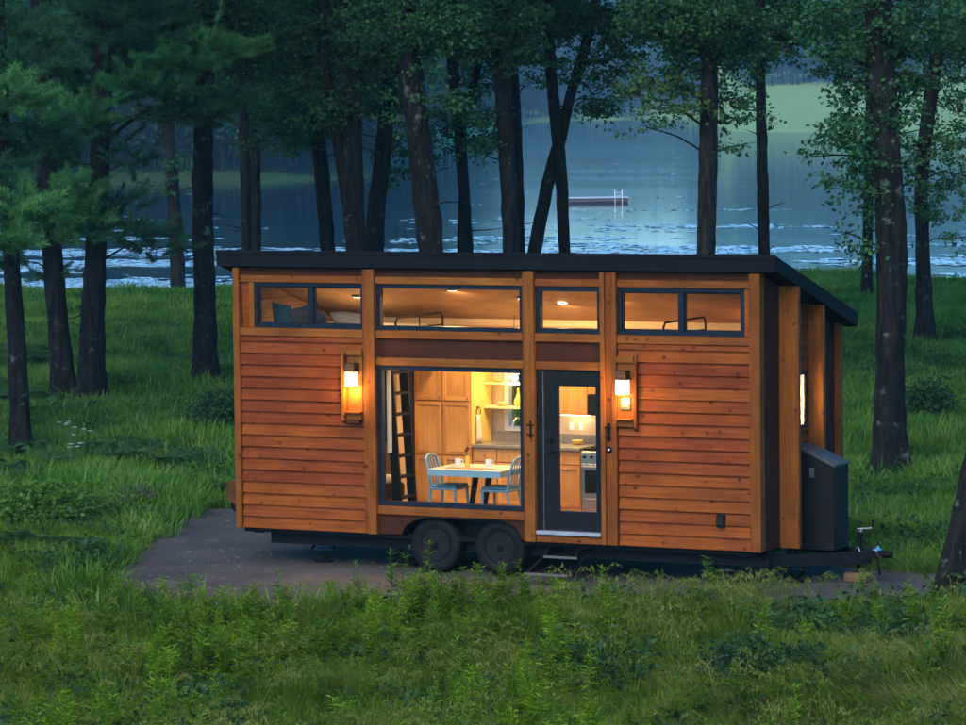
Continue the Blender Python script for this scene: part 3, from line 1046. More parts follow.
# inside shell
obj('ceiling', MB().prism([(0.13, roof_under(0.13) - 0.035), (2.42, roof_under(2.42) - 0.035), (2.42, roof_under(2.42) - 0.012), (0.13, roof_under(0.13) - 0.012)], 'x', 0.1, 7.26), 'ceilwood', house)
hp('floor', 'floorwood', 0.1, 7.26, 0.335, 2.42, 0.52, FL, bevel=0)
hp('floor', 'floorwood', 0.1, 2.095, 0.131, 0.334, 0.52, FL, bevel=0)
hp('floor', 'floorwood', 4.18, 7.26, 0.131, 0.334, 0.52, FL, bevel=0)
hp('wheel_well', 'black', 2.098, 4.177, 0.305, 0.333, 0.3, 0.732, bevel=0)
hp('wheel_well', 'black', 2.098, 4.177, 0.052, 0.303, 0.71, 0.732, bevel=0)
hp('loft_floor', 'pine_panel', 0.1, 2.2, 0.126, 2.42, 2.78, 2.93)
hp('loft_floor', 'pine_panel', 5.9, 7.26, 0.126, 2.42, 2.78, 2.93)
hp('partition', 'wall_in', 5.75, 5.82, 0.126, 2.42, FL, 2.778, bevel=0)
hp('partition', 'wall_in', 1.5, 1.56, 1.5, 2.42, FL, 2.778, bevel=0)
for yy in (2.398,):
    for i in range(6):
        z = 2.6 + i * 0.14
        if z + 0.13 < ZR - 0.05:
            hp('wall_board', 'pine_panel', 0.101, 7.255, yy, 2.419, z, z + 0.132, bevel=0.004)
for i in range(8):
    z = 2.95 + i * 0.12
    ya, yb = (min(2.39, (3.83 - q) / ROOF_S) for q in (z, z + 0.114))
    if yb > 0.2:
        obj('wall_board', MB().prism([(0.13, z), (ya, z), (yb, z + 0.114), (0.13, z + 0.114)], 'x', 0.101, 0.118), 'pine_panel', house)
# guard rails of the two lofts: black bent pipe
for xe in (2.17, 5.93):
    y0, y1 = 0.36, 1.66
    rail = obj('guard_rail', MB().tube([(xe, y0, 2.93), (xe, y0, 3.17), (xe, y0 + 0.05, 3.225), (xe, y1 - 0.05, 3.225), (xe, y1, 3.17), (xe, y1, 2.93)], 0.014, 7), 'black', house)
    obj('rail_bar', MB().tube([(xe, y0, 3.07), (xe, y1, 3.07)], 0.009, 6).tube([(xe, (y0 + y1) / 2, 2.93), (xe, (y0 + y1) / 2, 3.22)], 0.009, 6), 'black', rail)

# chassis, step, tongue, jacks
hp('chassis_beam', 'frame', 0.35, 7.38, 0.22, 0.34, 0.26, 0.475)
hp('chassis_beam', 'frame', 0.35, 7.38, 2.1, 2.22, 0.26, 0.475)
hp('underfloor', 'black', 0.1, 7.3, 0.12, 2.5, 0.425, 0.47, bevel=0)
hp('skirt', 'black', 0.06, 7.3, 0.04, 0.1, 0.42, 0.478, bevel=0)
for x in (0.6, 2.0, 4.6, 6.4):
    hp('cross_beam', 'frame', x, x + 0.08, 0.345, 2.095, 0.3, 0.424, bevel=0)
obj('axle', MB().tube([(2.87, 0.2, 0.36), (2.87, 2.4, 0.36)], 0.045, 10), 'black', house)
obj('axle', MB().tube([(3.79, 0.2, 0.36), (3.79, 2.4, 0.36)], 0.045, 10), 'black', house)
hp('rear_bumper', 'black', 0.16, 0.3, 0.1, 0.5, 0.4, 0.47)


def wheel(x, y, flip=1):
    t = thing_part('wheel', (x, y, 0.36))
    f = flip
    tyre = [(0.205, 0.0), (0.225, -0.012), (0.26, -0.022), (0.3, -0.022), (0.335, -0.01), (0.352, 0.015), (0.36, 0.05), (0.362, 0.1), (0.36, 0.16), (0.352, 0.195), (0.3, 0.22), (0.22, 0.21), (0.205, 0.2)]
    obj('tyre', MB().lathe([(r, y + h * f) for r, h in tyre], (x, 0, 0.36), 'y', 40), 'rubber', t, smooth=True)
    rim = [(0.207, -0.006), (0.2, -0.012), (0.193, 0.0), (0.186, 0.06), (0.17, 0.07), (0.125, 0.04), (0.09, 0.034), (0.07, 0.045), (0.0, 0.045)]
    r = obj('rim', MB().lathe([(a, y + h * f) for a, h in rim], (x, 0, 0.36), 'y', 32), 'rim', t, smooth=True)
    hubm = obj('hub', MB().lathe([(0.045, y + 0.046 * f), (0.045, y - 0.01 * f), (0.035, y - 0.022 * f), (0.0, y - 0.024 * f)], (x, 0, 0.36), 'y', 16), 'black', t, smooth=True)
    for k in range(8):
        a = 2 * math.pi * k / 8
        cx, cz = x + 0.147 * math.cos(a), 0.36 + 0.147 * math.sin(a)
        obj('hand_hole', MB().tube([(cx, y + 0.075 * f, cz), (cx, y + 0.046 * f, cz)], 0.023, 10), 'void', r)  # solid black disc, its colour stands in for the shade inside the hole
    for k in range(6):
        a = 2 * math.pi * (k + 0.5) / 6
        obj('wheel_nut', MB().tube([(x + 0.066 * math.cos(a), y + 0.046 * f, 0.36 + 0.066 * math.sin(a)), (x + 0.066 * math.cos(a), y + 0.016 * f, 0.36 + 0.066 * math.sin(a))], 0.011, 6), 'rim', r)


def thing_part(name, loc):
    o = link(name, None, house, loc)
    o.empty_display_size = 0.1
    return o


for x in (2.87, 3.79):
    wheel(x, 0.045)
    wheel(x, 2.5, -1)

st = hp('step', 'black', 4.56, 5.02, -0.27, -0.03, 0.315, 0.335)
obj('tread', MB().box(4.46, 5.04, -0.6, -0.33, 0.135, 0.155), 'black', st)
obj('bracket', MB().box(4.57, 4.6, -0.25, 0.25, 0.337, 0.42).box(4.98, 5.01, -0.25, 0.25, 0.337, 0.42).tube([(4.55, -0.25, 0.32), (4.47, -0.55, 0.15)], 0.015, 6)
    .tube([(5.03, -0.1, 0.32), (5.03, -0.4, 0.15)], 0.015, 6), 'black', st)
obj('nosing', MB().box(4.46, 5.04, -0.612, -0.601, 0.13, 0.16).box(4.56, 5.02, -0.282, -0.271, 0.31, 0.34), 'stepedge', st)


def scissor(x, y, zt=0.3, zb=0.03, w=0.26):
    zm = (zt + zb) / 2
    j = obj('stabiliser_jack', MB().tube([(x, y, zt + 0.13), (x - w / 2, y, zm)], 0.018, 6).tube([(x - w / 2, y, zm), (x, y, zb)], 0.018, 6)
            .tube([(x, y, zt + 0.13), (x + w / 2, y, zm)], 0.018, 6).tube([(x + w / 2, y, zm), (x, y, zb)], 0.018, 6), 'black', house)
    obj('jack_foot', MB().box(x - 0.1, x + 0.1, y - 0.07, y + 0.07, 0.004, 0.03), 'black', j)
    obj('jack_screw', MB().tube([(x - w / 2 - 0.03, y, zm), (x + w / 2 + 0.03, y, zm)], 0.01, 6), 'steel', j)


scissor(0.98, 0.5, w=0.34)
scissor(2.2, 0.6, 0.32)
scissor(6.75, 0.4, 0.32)
scissor(7.45, 0.95, 0.28, w=0.22)
scissor(6.75, 2.15, 0.32)

# tongue: two beams that meet at the coupler
tg = obj('tongue', MB().poly([(7.05, 0.28, 0.23), (8.28, 1.19, 0.23), (8.28, 1.27, 0.23), (6.95, 0.28, 0.23), (7.05, 0.28, 0.385), (8.28, 1.19, 0.385), (8.28, 1.27, 0.385), (6.95, 0.28, 0.385)],
                             [(0, 3, 2, 1), (4, 5, 6, 7), (0, 1, 5, 4), (1, 2, 6, 5), (2, 3, 7, 6), (3, 0, 4, 7)])
         .poly([(7.05, 2.27, 0.23), (8.28, 1.36, 0.23), (8.28, 1.28, 0.23), (6.95, 2.27, 0.23), (7.05, 2.27, 0.385), (8.28, 1.36, 0.385), (8.28, 1.28, 0.385), (6.95, 2.27, 0.385)],
               [(0, 1, 2, 3), (7, 6, 5, 4), (4, 5, 1, 0), (5, 6, 2, 1), (6, 7, 3, 2), (7, 4, 0, 3)])
         .box(7.39, 7.45, 0.62, 1.93, 0.388, 0.44), 'frame', house)
cp = obj('coupler', MB().box(8.2, 8.4, 1.2, 1.35, 0.3, 0.41).box(8.4, 8.5, 1.225, 1.325, 0.33, 0.4).tube([(8.45, 1.275, 0.35), (8.58, 1.275, 0.35)], 0.042, 10), 'black', house, 0.004)
obj('coupler_ring', MB().tube([(8.36, 1.275, 0.37), (8.41, 1.275, 0.385)], 0.075, 10).tube([(8.405, 1.18, 0.4), (8.405, 1.37, 0.4)], 0.012, 6), 'steel', cp)
obj('safety_chain', MB().tube([(8.42, 1.22, 0.32), (8.44, 1.2, 0.2), (8.45, 1.2, 0.1)], 0.018, 6), 'black', cp)
jk = obj('tongue_jack', MB().tube([(8.14, 1.27, 0.12), (8.145, 1.27, 0.38)], 0.026, 10).tube([(8.145, 1.27, 0.38), (8.17, 1.27, 0.62)], 0.034, 10).box(8.09, 8.2, 1.22, 1.32, 0.386, 0.425), 'black', house)
obj('crank', MB().tube([(8.17, 1.27, 0.62), (8.172, 1.27, 0.66)], 0.03, 8).tube([(8.13, 1.27, 0.655), (8.34, 1.27, 0.675)], 0.011, 6), 'steel', jk)
obj('crank_grip', MB().tube([(8.33, 1.27, 0.67), (8.335, 1.27, 0.78)], 0.014, 6), 'black', jk)
obj('jack_cable', MB().tube([(8.1, 1.22, 0.4), (8.16, 1.2, 0.44), (8.2, 1.2, 0.36), (8.19, 1.2, 0.26), (8.18, 1.22, 0.22)], 0.007, 5), 'steel', jk)
bk = obj('wood_block', MB().box(7.98, 8.28, 1.16, 1.38, 0.002, 0.118), 'blockwood', None, 0.012)
tag(bk, 'weathered wooden block under the trailer tongue jack', 'wood block')

# storage box on the tongue
sb = obj('storage_box', MB().prism([(7.405, 0.4), (7.91, 0.4), (7.91, 1.44), (7.405, 1.66)], 'y', 1.03, 1.53), 'boxgrey', house, 0.006)
obj('lid', MB().prism([(7.404, 1.664), (7.93, 1.433), (7.93, 1.465), (7.404, 1.695)], 'y', 1.015, 1.545), 'roofcap', sb, 0.004)
obj('latch', MB().box(7.6, 7.66, 1.008, 1.028, 1.3, 1.42), 'steel', sb, 0.003)
obj('door_seam', MB().box(7.44, 7.444, 1.026, 1.0295, 0.46, 1.55).box(7.444, 7.88, 1.026, 1.0295, 0.46, 0.464), 'black', sb)
# small hatch on the far end
obj('utility_hood', MB().prism([(-0.37, 0.78), (-0.003, 0.6), (-0.003, 1.12), (-0.37, 1.02)], 'y', 0.32, 0.9), 'hoodwood', house, 0.006)
obj('hood_flap', MB().prism([(-0.33, 0.66), (-0.05, 0.5), (-0.05, 0.585), (-0.33, 0.75)], 'y', 0.36, 0.86), 'black', house)
# outlet cover, hooks, lock
ol = hp('outlet_cover', 'black', 6.81, 6.915, -0.085, -0.02, 0.765, 0.92, bevel=0.01)
obj('outlet_lid', MB().box(6.82, 6.905, -0.096, -0.086, 0.79, 0.905), 'rim', ol, 0.004)
for x in (4.305, 5.372):
    hk = obj('hook', MB().box(x - 0.012, x + 0.012, -0.096, -0.052 if x > 5 else -0.086, 1.78, 2.0), 'black', house)
    obj('hook_arm', MB().tube([(x - 0.045, -0.105, 1.95), (x + 0.045, -0.105, 1.95)], 0.009, 6).tube([(x - 0.045, -0.105, 1.83), (x + 0.045, -0.105, 1.83)], 0.009, 6)
        .tube([(x, -0.09, 1.95), (x, -0.108, 1.95)], 0.009, 6).tube([(x, -0.09, 1.83), (x, -0.108, 1.83)], 0.009, 6), 'black', hk)
db = obj('door_bell', MB().lathe([(0.04, -0.052), (0.04, -0.066), (0.026, -0.072), (0.0, -0.072)], (5.372, 0, 1.67), 'y', 14), 'black', house)
obj('bell_button', MB().lathe([(0.015, -0.073), (0.015, -0.078), (0, -0.079)], (5.372, 0, 1.67), 'y', 10), 'ceramic', db)


# wall lamps in their wooden niches
def wall_lamp(x0, x1, zlo, zhi, fin_left, label, plaque):
    xc = (x0 + x1) / 2
    t = thing('wall_lamp', label, 'wall lamp', (xc, -0.04, zlo), 'lanterns on the long side of the house')
    obj('back_board', MB().box(x0, x1, -0.055, -0.037, zlo + 0.03, zhi - 0.1), 'trim_z', t, 0.003)
    fx0, fx1 = (x0 - 0.045, x0 - 0.004) if fin_left else (x1 + 0.004, x1 + 0.045)
    fd = -0.14 if fin_left else -0.095
    obj('side_fin', MB().prism([(-0.036, zlo - 0.02), (fd, zlo + 0.03), (fd, zhi - 0.1), (-0.03, zhi + 0.02)], 'x', fx0, fx1), 'trim_z', t, 0.003)
    obj('head_board', MB().box(x0 - 0.002, x1 + 0.002, -0.085, -0.036, zhi - 0.097, zhi - 0.02), 'trim_x', t, 0.003)
    obj('shelf', MB().box(x0 + 0.002, x1 - 0.002, -0.13, -0.056, zlo + 0.125, zlo + 0.145), 'trim_x', t, 0.002)
    obj('shelf_apron', MB().box(x0 + 0.004, x1 - 0.004, -0.09, -0.057, zlo + 0.04, zlo + 0.122), 'trim_x', t, 0.002)
    lx = xc + (-0.005 if fin_left else -0.01)
    lan = obj('lantern', MB().box(lx - 0.07, lx + 0.07, -0.19, -0.0565, zhi - 0.29, zhi - 0.19).box(lx - 0.055, lx + 0.055, -0.075, -0.0566, zhi - 0.38, zhi - 0.29)
              .box(lx - 0.08, lx + 0.08, -0.2, -0.05 - 0.01, zhi - 0.305, zhi - 0.291), 'brass', t)
    lz = zhi - 0.4
    obj('lamp_glass', MB().box(lx - 0.068, lx + 0.068, -0.188, -0.082, lz - 0.085, lz + 0.092), 'lampglass', lan)
    mb = MB()
    for sx in (-0.074, -0.004, 0.066):
        mb.box(lx + sx, lx + sx + 0.008, -0.196, -0.189, lz - 0.09, lz + 0.094)
    mb.box(lx - 0.074, lx + 0.074, -0.1965, -0.08, lz - 0.097, lz - 0.0865)
    for sx in (-0.0755, 0.0695):
        mb.box(lx + sx, lx + sx + 0.006, -0.14, -0.132, lz - 0.09, lz + 0.094)
    obj('lantern_bar', mb, 'brass', lan)
    if plaque:
        pq = obj('plaque', MB().box(lx - 0.06, lx + 0.075, -0.068, -0.0566, lz - 0.28, lz - 0.13), 'plaque', t, 0.002)
        mb = MB()
        for i, zz in enumerate((lz - 0.155, lz - 0.18, lz - 0.205, lz - 0.235)):
            mb.box(lx - 0.045, lx + 0.06 - 0.02 * (i % 2), -0.0705, -0.0685, zz, zz + 0.008)
        obj('print', mb, 'sillwhite', pq)
    else:
        obj('lower_box', MB().box(x0 + 0.02, x1 - 0.02, -0.12, -0.06, zlo - 0.0, zlo + 0.036), 'brown', t)
    for nm, pos, e in (('glow', (lx, -0.26, lz - 0.02), 13.0), ('glow', (lx, -0.135, lz - 0.16), 9.0)):
        ld = bpy.data.lights.new('lantern_light', 'POINT')
        ld.energy = e * LAMP
        ld.color = (1.0, 0.55, 0.16)
        ld.shadow_soft_size = 0.05
        link('lantern_light', ld, t, pos)
    return t


wall_lamp(1.675, 1.9, 1.9, 2.86, True, 'lit lantern in wooden niche on siding beside the wide picture window', False)
wall_lamp(5.49, 5.715, 1.92, 2.85, False, 'lit lantern with small dark plaque below it beside the glass door', True)


# ------------------------------------------------------------------ inside the house
def point_light(parent, pos, watts, col=(1.0, 0.6, 0.23), size=0.06):
    ld = bpy.data.lights.new('lamp_light', 'POINT')
    ld.energy = watts * LAMP
    ld.color = col
    ld.shadow_soft_size = size
    return link('lamp_light', ld, parent, pos)


def area_down(parent, pos, watts, col=(1.0, 0.6, 0.23)):
    ld = bpy.data.lights.new('lamp_light', 'AREA')
    ld.shape = 'DISK'
    ld.size = 0.11
    ld.energy = watts * LAMP
    ld.color = col
    return link('lamp_light', ld, parent, pos)


def downlight(x, y, label, watts, z=None):
    z = roof_under(y) - 0.037 if z is None else z
    t = thing('ceiling_light', label, 'ceiling light', (x, y, z), 'round downlights in the ceiling')
    obj('trim_ring', MB().lathe([(0.085, z), (0.085, z - 0.012), (0.065, z - 0.014)], (x, y, 0), 'z', 20), 'ceramic', t)
    obj('lens', MB().lathe([(0.064, z - 0.003), (0.06, z - 0.016), (0.0, z - 0.018)], (x, y, 0), 'z', 20), 'down', t)
    area_down(t, (x, y, z - 0.03), watts)


downlight(2.72, 0.88, 'round lit ceiling downlight over the dining table, seen through the wide upper window', 28)
downlight(3.55, 1.25, 'round lit ceiling downlight over the kitchen floor between table and door', 28)
downlight(4.8, 1.2, 'round lit ceiling downlight above the entrance door', 26)
downlight(1.1, 1.3, 'round lit ceiling downlight over the loft with the pillows', 5)
downlight(6.5, 1.9, 'round lit ceiling downlight over the empty loft', 4)
downlight(0.8, 1.0, 'round lit downlight under the sleeping loft behind the ladder', 7, z=2.775)
downlight(6.6, 1.1, 'round lit downlight in the room behind the end window blind', 20, z=2.775)
bl_ = thing('vanity_lamp', 'lit lamp glowing behind the blind of the small end window', 'lamp', (7.05, 1.15, 2.2))
obj('lamp_globe', MB().lathe([(0.0, 2.2), (0.05, 2.215), (0.07, 2.27), (0.05, 2.325), (0.0, 2.34)], (7.05, 1.15, 0), 'z', 14), 'bulb', bl_, smooth=True)
obj('lamp_stem', MB().tube([(7.05, 1.15, 2.335), (7.05, 1.15, 2.779)], 0.01, 6), 'black', bl_)
point_light(bl_, (7.16, 1.2, 2.27), 40, (1.0, 0.74, 0.38), 0.06)


def cabinet_door(parent, x0, x1, y, z0, z1, knob=None, mat='maple', name='cabinet_door'):
    d = obj(name, MB().box(x0 + 0.004, x1 - 0.004, y - 0.012, y - 0.001, z0 + 0.004, z1 - 0.004), mat, parent)
    s = 0.05
    a, b, c, e = x0 + 0.004, x1 - 0.004, z0 + 0.004, z1 - 0.004
    obj('door_frame', MB().box(a, a + s, y - 0.022, y - 0.0125, c, e).box(b - s, b, y - 0.022, y - 0.0125, c, e).box(a + s, b - s, y - 0.022, y - 0.0125, c, c + s)
        .box(a + s, b - s, y - 0.022, y - 0.0125, e - s, e), mat, d, 0.002)
    if knob:
        obj('knob', MB().lathe([(0.006, y - 0.0225), (0.006, y - 0.035), (0.013, y - 0.042), (0.0, y - 0.046)], (knob[0], 0, knob[1]), 'y', 10), 'steel', d)
    return d


pantry = thing('pantry_cabinet', 'tall maple pantry cabinet with panelled doors behind the dining table', 'cabinet', (2.08, 2.1, FL))
obj('carcass', MB().box(1.66, 2.5, 1.8, 2.395, FL, 2.777), 'maple', pantry)
for x0, x1, kx in ((1.67, 2.07, 2.045), (2.09, 2.49, 2.465)):
    cabinet_door(pantry, x0, x1, 1.8, 2.05, 2.74, (kx, 2.1))
    cabinet_door(pantry, x0, x1, 1.8, 1.33, 2.04, (kx, 1.98))
    cabinet_door(pantry, x0, x1, 1.8, 0.7, 1.32, (kx, 1.25))
obj('yellow_side', MB().box(2.501, 2.51, 1.8, 2.395, 1.485, 2.74), 'wall_yellow', pantry)

base = thing('base_cabinet', 'low maple kitchen cabinet with dark counter under the shelves', 'cabinet', (3.3, 2.1, FL))
obj('carcass', MB().box(2.512, 4.085, 1.82, 2.395, FL, 1.44), 'maple', base)
for x0, x1 in ((2.53, 2.87), (2.88, 3.24), (3.25, 3.66), (3.67, 4.08)):
    cabinet_door(base, x0, x1, 1.82, 0.7, 1.25, ((x0 + x1) / 2, 1.2))
    dr = obj('drawer', MB().box(x0 + 0.004, x1 - 0.004, 1.798, 1.819, 1.262, 1.43), 'maple', base, 0.003)
    obj('knob', MB().lathe([(0.006, 1.797), (0.006, 1.785), (0.013, 1.778), (0.0, 1.774)], ((x0 + x1) / 2, 0, 1.345), 'y', 10), 'steel', dr)
obj('countertop', MB().box(2.512, 4.088, 1.775, 2.395, 1.442, 1.482), 'counter', base, 0.004)
obj('backsplash', MB().box(2.52, 4.6, 2.378, 2.395, 1.484, 1.6), 'counter', base)
obj('tile_panel', MB().box(3.51, 4.7, 2.384, 2.396, 1.602, 1.88), 'tile', base)
obj('outlet', MB().box(3.66, 3.72, 2.377, 2.383, 1.66, 1.76).box(3.8, 3.86, 2.377, 2.383, 1.66, 1.76), 'ceramic', base)
obj('faucet', MB().tube([(3.08, 2.2, 1.482), (3.08, 2.2, 1.75), (3.06, 2.17, 1.81), (3.02, 2.1, 1.82), (3.0, 2.05, 1.78), (2.99, 2.03, 1.7)], 0.013, 8), 'steel', base)
obj('sink_rim', MB().box(2.85, 3.3, 1.88, 2.15, 1.4825, 1.488), 'stainless', base)

base2 = thing('base_cabinet', 'low maple kitchen cabinet standing on the far side of the stove', 'cabinet', (5.0, 2.1, FL))
obj('carcass', MB().box(4.52, 5.4, 1.82, 2.395, FL, 1.44), 'maple', base2)
cabinet_door(base2, 4.53, 4.96, 1.82, 0.7, 1.42)
cabinet_door(base2, 4.97, 5.39, 1.82, 0.7, 1.42)
obj('countertop', MB().box(4.512, 5.4, 1.775, 2.395, 1.442, 1.482), 'counter', base2, 0.004)

upper = thing('wall_cabinet', 'maple wall cabinet glowing yellow above the kitchen counter by the door', 'cabinet', (3.85, 2.2, 1.88))
obj('carcass', MB().box(3.56, 4.085, 2.06, 2.395, 1.885, 2.5), 'maple', upper)
cabinet_door(upper, 3.57, 4.08, 2.06, 1.89, 2.495)
mw = thing('microwave', 'black microwave oven fixed above the stove', 'microwave', (4.3, 2.2, 1.89))
obj('body', MB().box(4.09, 4.51, 2.03, 2.395, 1.89, 2.16), 'blackglass', mw, 0.004)
obj('control_strip', MB().box(4.42, 4.5, 2.022, 2.029, 1.91, 2.15), 'rim', mw)
obj('top_panel', MB().box(4.09, 4.51, 2.05, 2.395, 2.165, 2.5), 'maple', mw, 0.004)
stove = thing('stove', 'stainless kitchen stove with dark oven door beside the counter', 'stove', (4.3, 2.1, FL))
obj('body', MB().box(4.092, 4.51, 1.83, 2.395, FL + 0.02, 1.44), 'stainless', stove, 0.004)
od = obj('oven_door', MB().box(4.1, 4.502, 1.8, 1.829, 0.84, 1.28), 'stainless', stove, 0.004)
obj('oven_glass', MB().box(4.15, 4.452, 1.795, 1.799, 0.9, 1.2), 'blackglass', od)
obj('oven_handle', MB().tube([(4.13, 1.77, 1.245), (4.47, 1.77, 1.245)], 0.012, 8), 'stainless', od)
obj('warming_drawer', MB().box(4.1, 4.502, 1.805, 1.829, 0.64, 0.825), 'stainless', stove, 0.004)
obj('control_panel', MB().box(4.1, 4.502, 1.8, 1.829, 1.295, 1.43), 'stainless', stove, 0.004)
for i in range(4):
    obj('dial', MB().lathe([(0.022, 1.7995), (0.02, 1.775), (0, 1.773)], (4.15 + i * 0.1, 0, 1.37), 'y', 12), 'black', stove)
obj('grate', MB().box(4.11, 4.49, 1.85, 1.87, 1.445, 1.475).box(4.11, 4.49, 2.08, 2.1, 1.445, 1.475).box(4.2, 4.22, 1.87, 2.3, 1.445, 1.474).box(4.36, 4.38, 1.87, 2.3, 1.445, 1.474), 'black', stove)

# open shelves across the kitchen window
for z, lab in ((1.93, 'lower yellow shelf across the kitchen window holding a vase'), (2.25, 'upper yellow shelf across the kitchen window below the pendant lamp')):
    sh = box('wall_shelf', 'shelfwood', None, 2.512, 3.5, 2.15, 2.376, z, z + 0.03)
    tag(sh, lab, 'shelf', 'shelves across the kitchen window')


def lathe_thing(name, prof, c, mat, label, cat, group=None, n=20):
    o = obj(name, MB().lathe([(r, h + c[2]) for r, h in prof], (c[0], c[1], 0), 'z', n), mat, None, smooth=True)
    return tag(o, label, cat, group)


lathe_thing('vase', [(0.03, 0), (0.055, 0.03), (0.06, 0.07), (0.035, 0.12), (0.016, 0.17), (0.014, 0.23), (0.018, 0.24), (0.01, 0.235)], (2.98, 2.24, 1.961), 'yellowglaze', 'tall necked yellow vase on the lower kitchen shelf', 'vase')
lathe_thing('bowl', [(0.03, 0), (0.04, 0.005), (0.085, 0.05), (0.08, 0.05), (0.035, 0.012), (0.0, 0.01)], (2.76, 2.24, 1.961), 'shelfwood', 'pale bowl on the lower kitchen shelf', 'bowl')
lathe_thing('bowl', [(0.03, 0), (0.05, 0.01), (0.08, 0.03), (0.075, 0.03), (0.03, 0.012), (0.0, 0.01)], (2.68, 2.24, 2.281), 'yellowglaze', 'shallow yellow dish on the upper kitchen shelf', 'bowl')
lathe_thing('bowl', [(0.03, 0), (0.06, 0.02), (0.075, 0.06), (0.07, 0.06), (0.03, 0.014), (0.0, 0.012)], (3.86, 2.2, 1.4825), 'yellowglaze', 'round yellow bowl on the counter seen through the door', 'bowl')
lathe_thing('jar', [(0.045, 0), (0.05, 0.01), (0.05, 0.1), (0.03, 0.115), (0.03, 0.13), (0.0, 0.13)], (3.2, 2.28, 1.4825), 'petal', 'dark red jar on the counter beside the faucet', 'jar')
# table lamp shade on shelf and small pendant: both lit
pl = thing('pendant_lamp', 'small lit globe pendant lamp hanging in front of the kitchen window', 'pendant lamp', (2.95, 2.2, 2.33))
obj('globe', MB().lathe([(0.0, 2.30), (0.03, 2.305), (0.048, 2.34), (0.03, 2.375), (0.015, 2.385)], (2.95, 2.2, 0), 'z', 16), 'bulb', pl, smooth=True)
obj('cap', MB().lathe([(0.08, 2.387), (0.06, 2.41), (0.02, 2.43), (0.012, 2.44), (0.0, 2.44)], (2.95, 2.2, 0), 'z', 16), 'ceramic', pl)
obj('cord', MB().tube([(2.95, 2.2, 2.44), (2.95, 2.2, roof_under(2.2) - 0.036)], 0.004, 5), 'black', pl)
point_light(pl, (2.95, 2.08, 2.24), 7, (1.0, 0.66, 0.22), 0.05)
tp = obj('under_cabinet_lamp', MB().box(3.62, 4.02, 2.2, 2.26, 1.865, 1.884), 'down', None)
tag(tp, 'lit strip lamp under the wall cabinet above the counter', 'lamp')
l_ = point_light(None, (3.82, 2.2, 1.82), 1.2, (1.0, 0.68, 0.3), 0.04)
l_.parent = tp
l_.location = Vector((3.82, 2.2, 1.82)) - tp.location
cl = thing('ceiling_light', 'round lit downlight over the kitchen counter by the door', 'ceiling light', (4.0, 1.5, roof_under(1.5) - 0.037), 'round downlights in the ceiling')
obj('lens', MB().lathe([(0.064, roof_under(1.5) - 0.04), (0.0, roof_under(1.5) - 0.055)], (4.0, 1.5, 0), 'z', 16), 'down', cl)
area_down(cl, (4.0, 1.5, roof_under(1.5) - 0.07), 22)
# towel on a ring
tw = thing('towel', 'cream towel with dark stripe hanging from a ring beside the pantry', 'towel', (2.55, 2.0, 1.6))
mb = MB()
pts = []
for j in range(7):
    z = 1.86 - j * 0.06
    for i in range(9):
        y = 1.9 + i * 0.02 * (0.55 + j * 0.08)
        pts.append((2.535 + 0.012 * math.sin(i * 1.9 + j * 0.4), y, z))
mb.poly(pts, [(j * 9 + i, j * 9 + i + 1, (j + 1) * 9 + i + 1, (j + 1) * 9 + i) for j in range(6) for i in range(8)])
o = obj('cloth', mb, 'cream', tw, smooth=True)
md = o.modifiers.new('thickness', 'SOLIDIFY')
md.thickness = 0.01
obj('ring', MB().tube([(2.53, 1.96 + 0.06 * math.cos(a), 1.9 + 0.06 * math.sin(a)) for a in np.linspace(0, 6.28, 16)], 0.006, 6).tube([(2.511, 1.96, 1.96), (2.535, 1.96, 1.96)], 0.012, 6), 'black', tw)

# dining table, chairs, things on the table
TZ = 1.315
tb = thing('dining_table', 'small dining table with pale top and blue grey edge by the picture window', 'table', (3.2, 0.6, FL))
obj('table_top', MB().box(2.7, 3.72, 0.2, 0.98, TZ - 0.03, TZ), 'tabletop', tb, 0.004)
obj('table_edge', MB().box(2.69, 3.73, 0.19, 0.199, TZ - 0.085, TZ - 0.004).box(2.69, 3.73, 0.981, 0.99, TZ - 0.085, TZ - 0.004).box(2.69, 2.699, 0.2, 0.98, TZ - 0.085, TZ - 0.004).box(3.721, 3.73, 0.2, 0.98, TZ - 0.085, TZ - 0.004), 'tableedge', tb)
for (x, y, dx) in ((3.28, 0.42, -0.12), (3.28, 0.8, -0.12)):
    obj('leg', MB().tube([(x, y, TZ - 0.03), (x + dx, y, FL + 0.002)], [0.045, 0.035], 4), 'darkwood', tb)
obj('foot_bar', MB().box(3.1, 3.22, 0.3, 0.92, FL + 0.001, FL + 0.03), 'darkwood', tb)


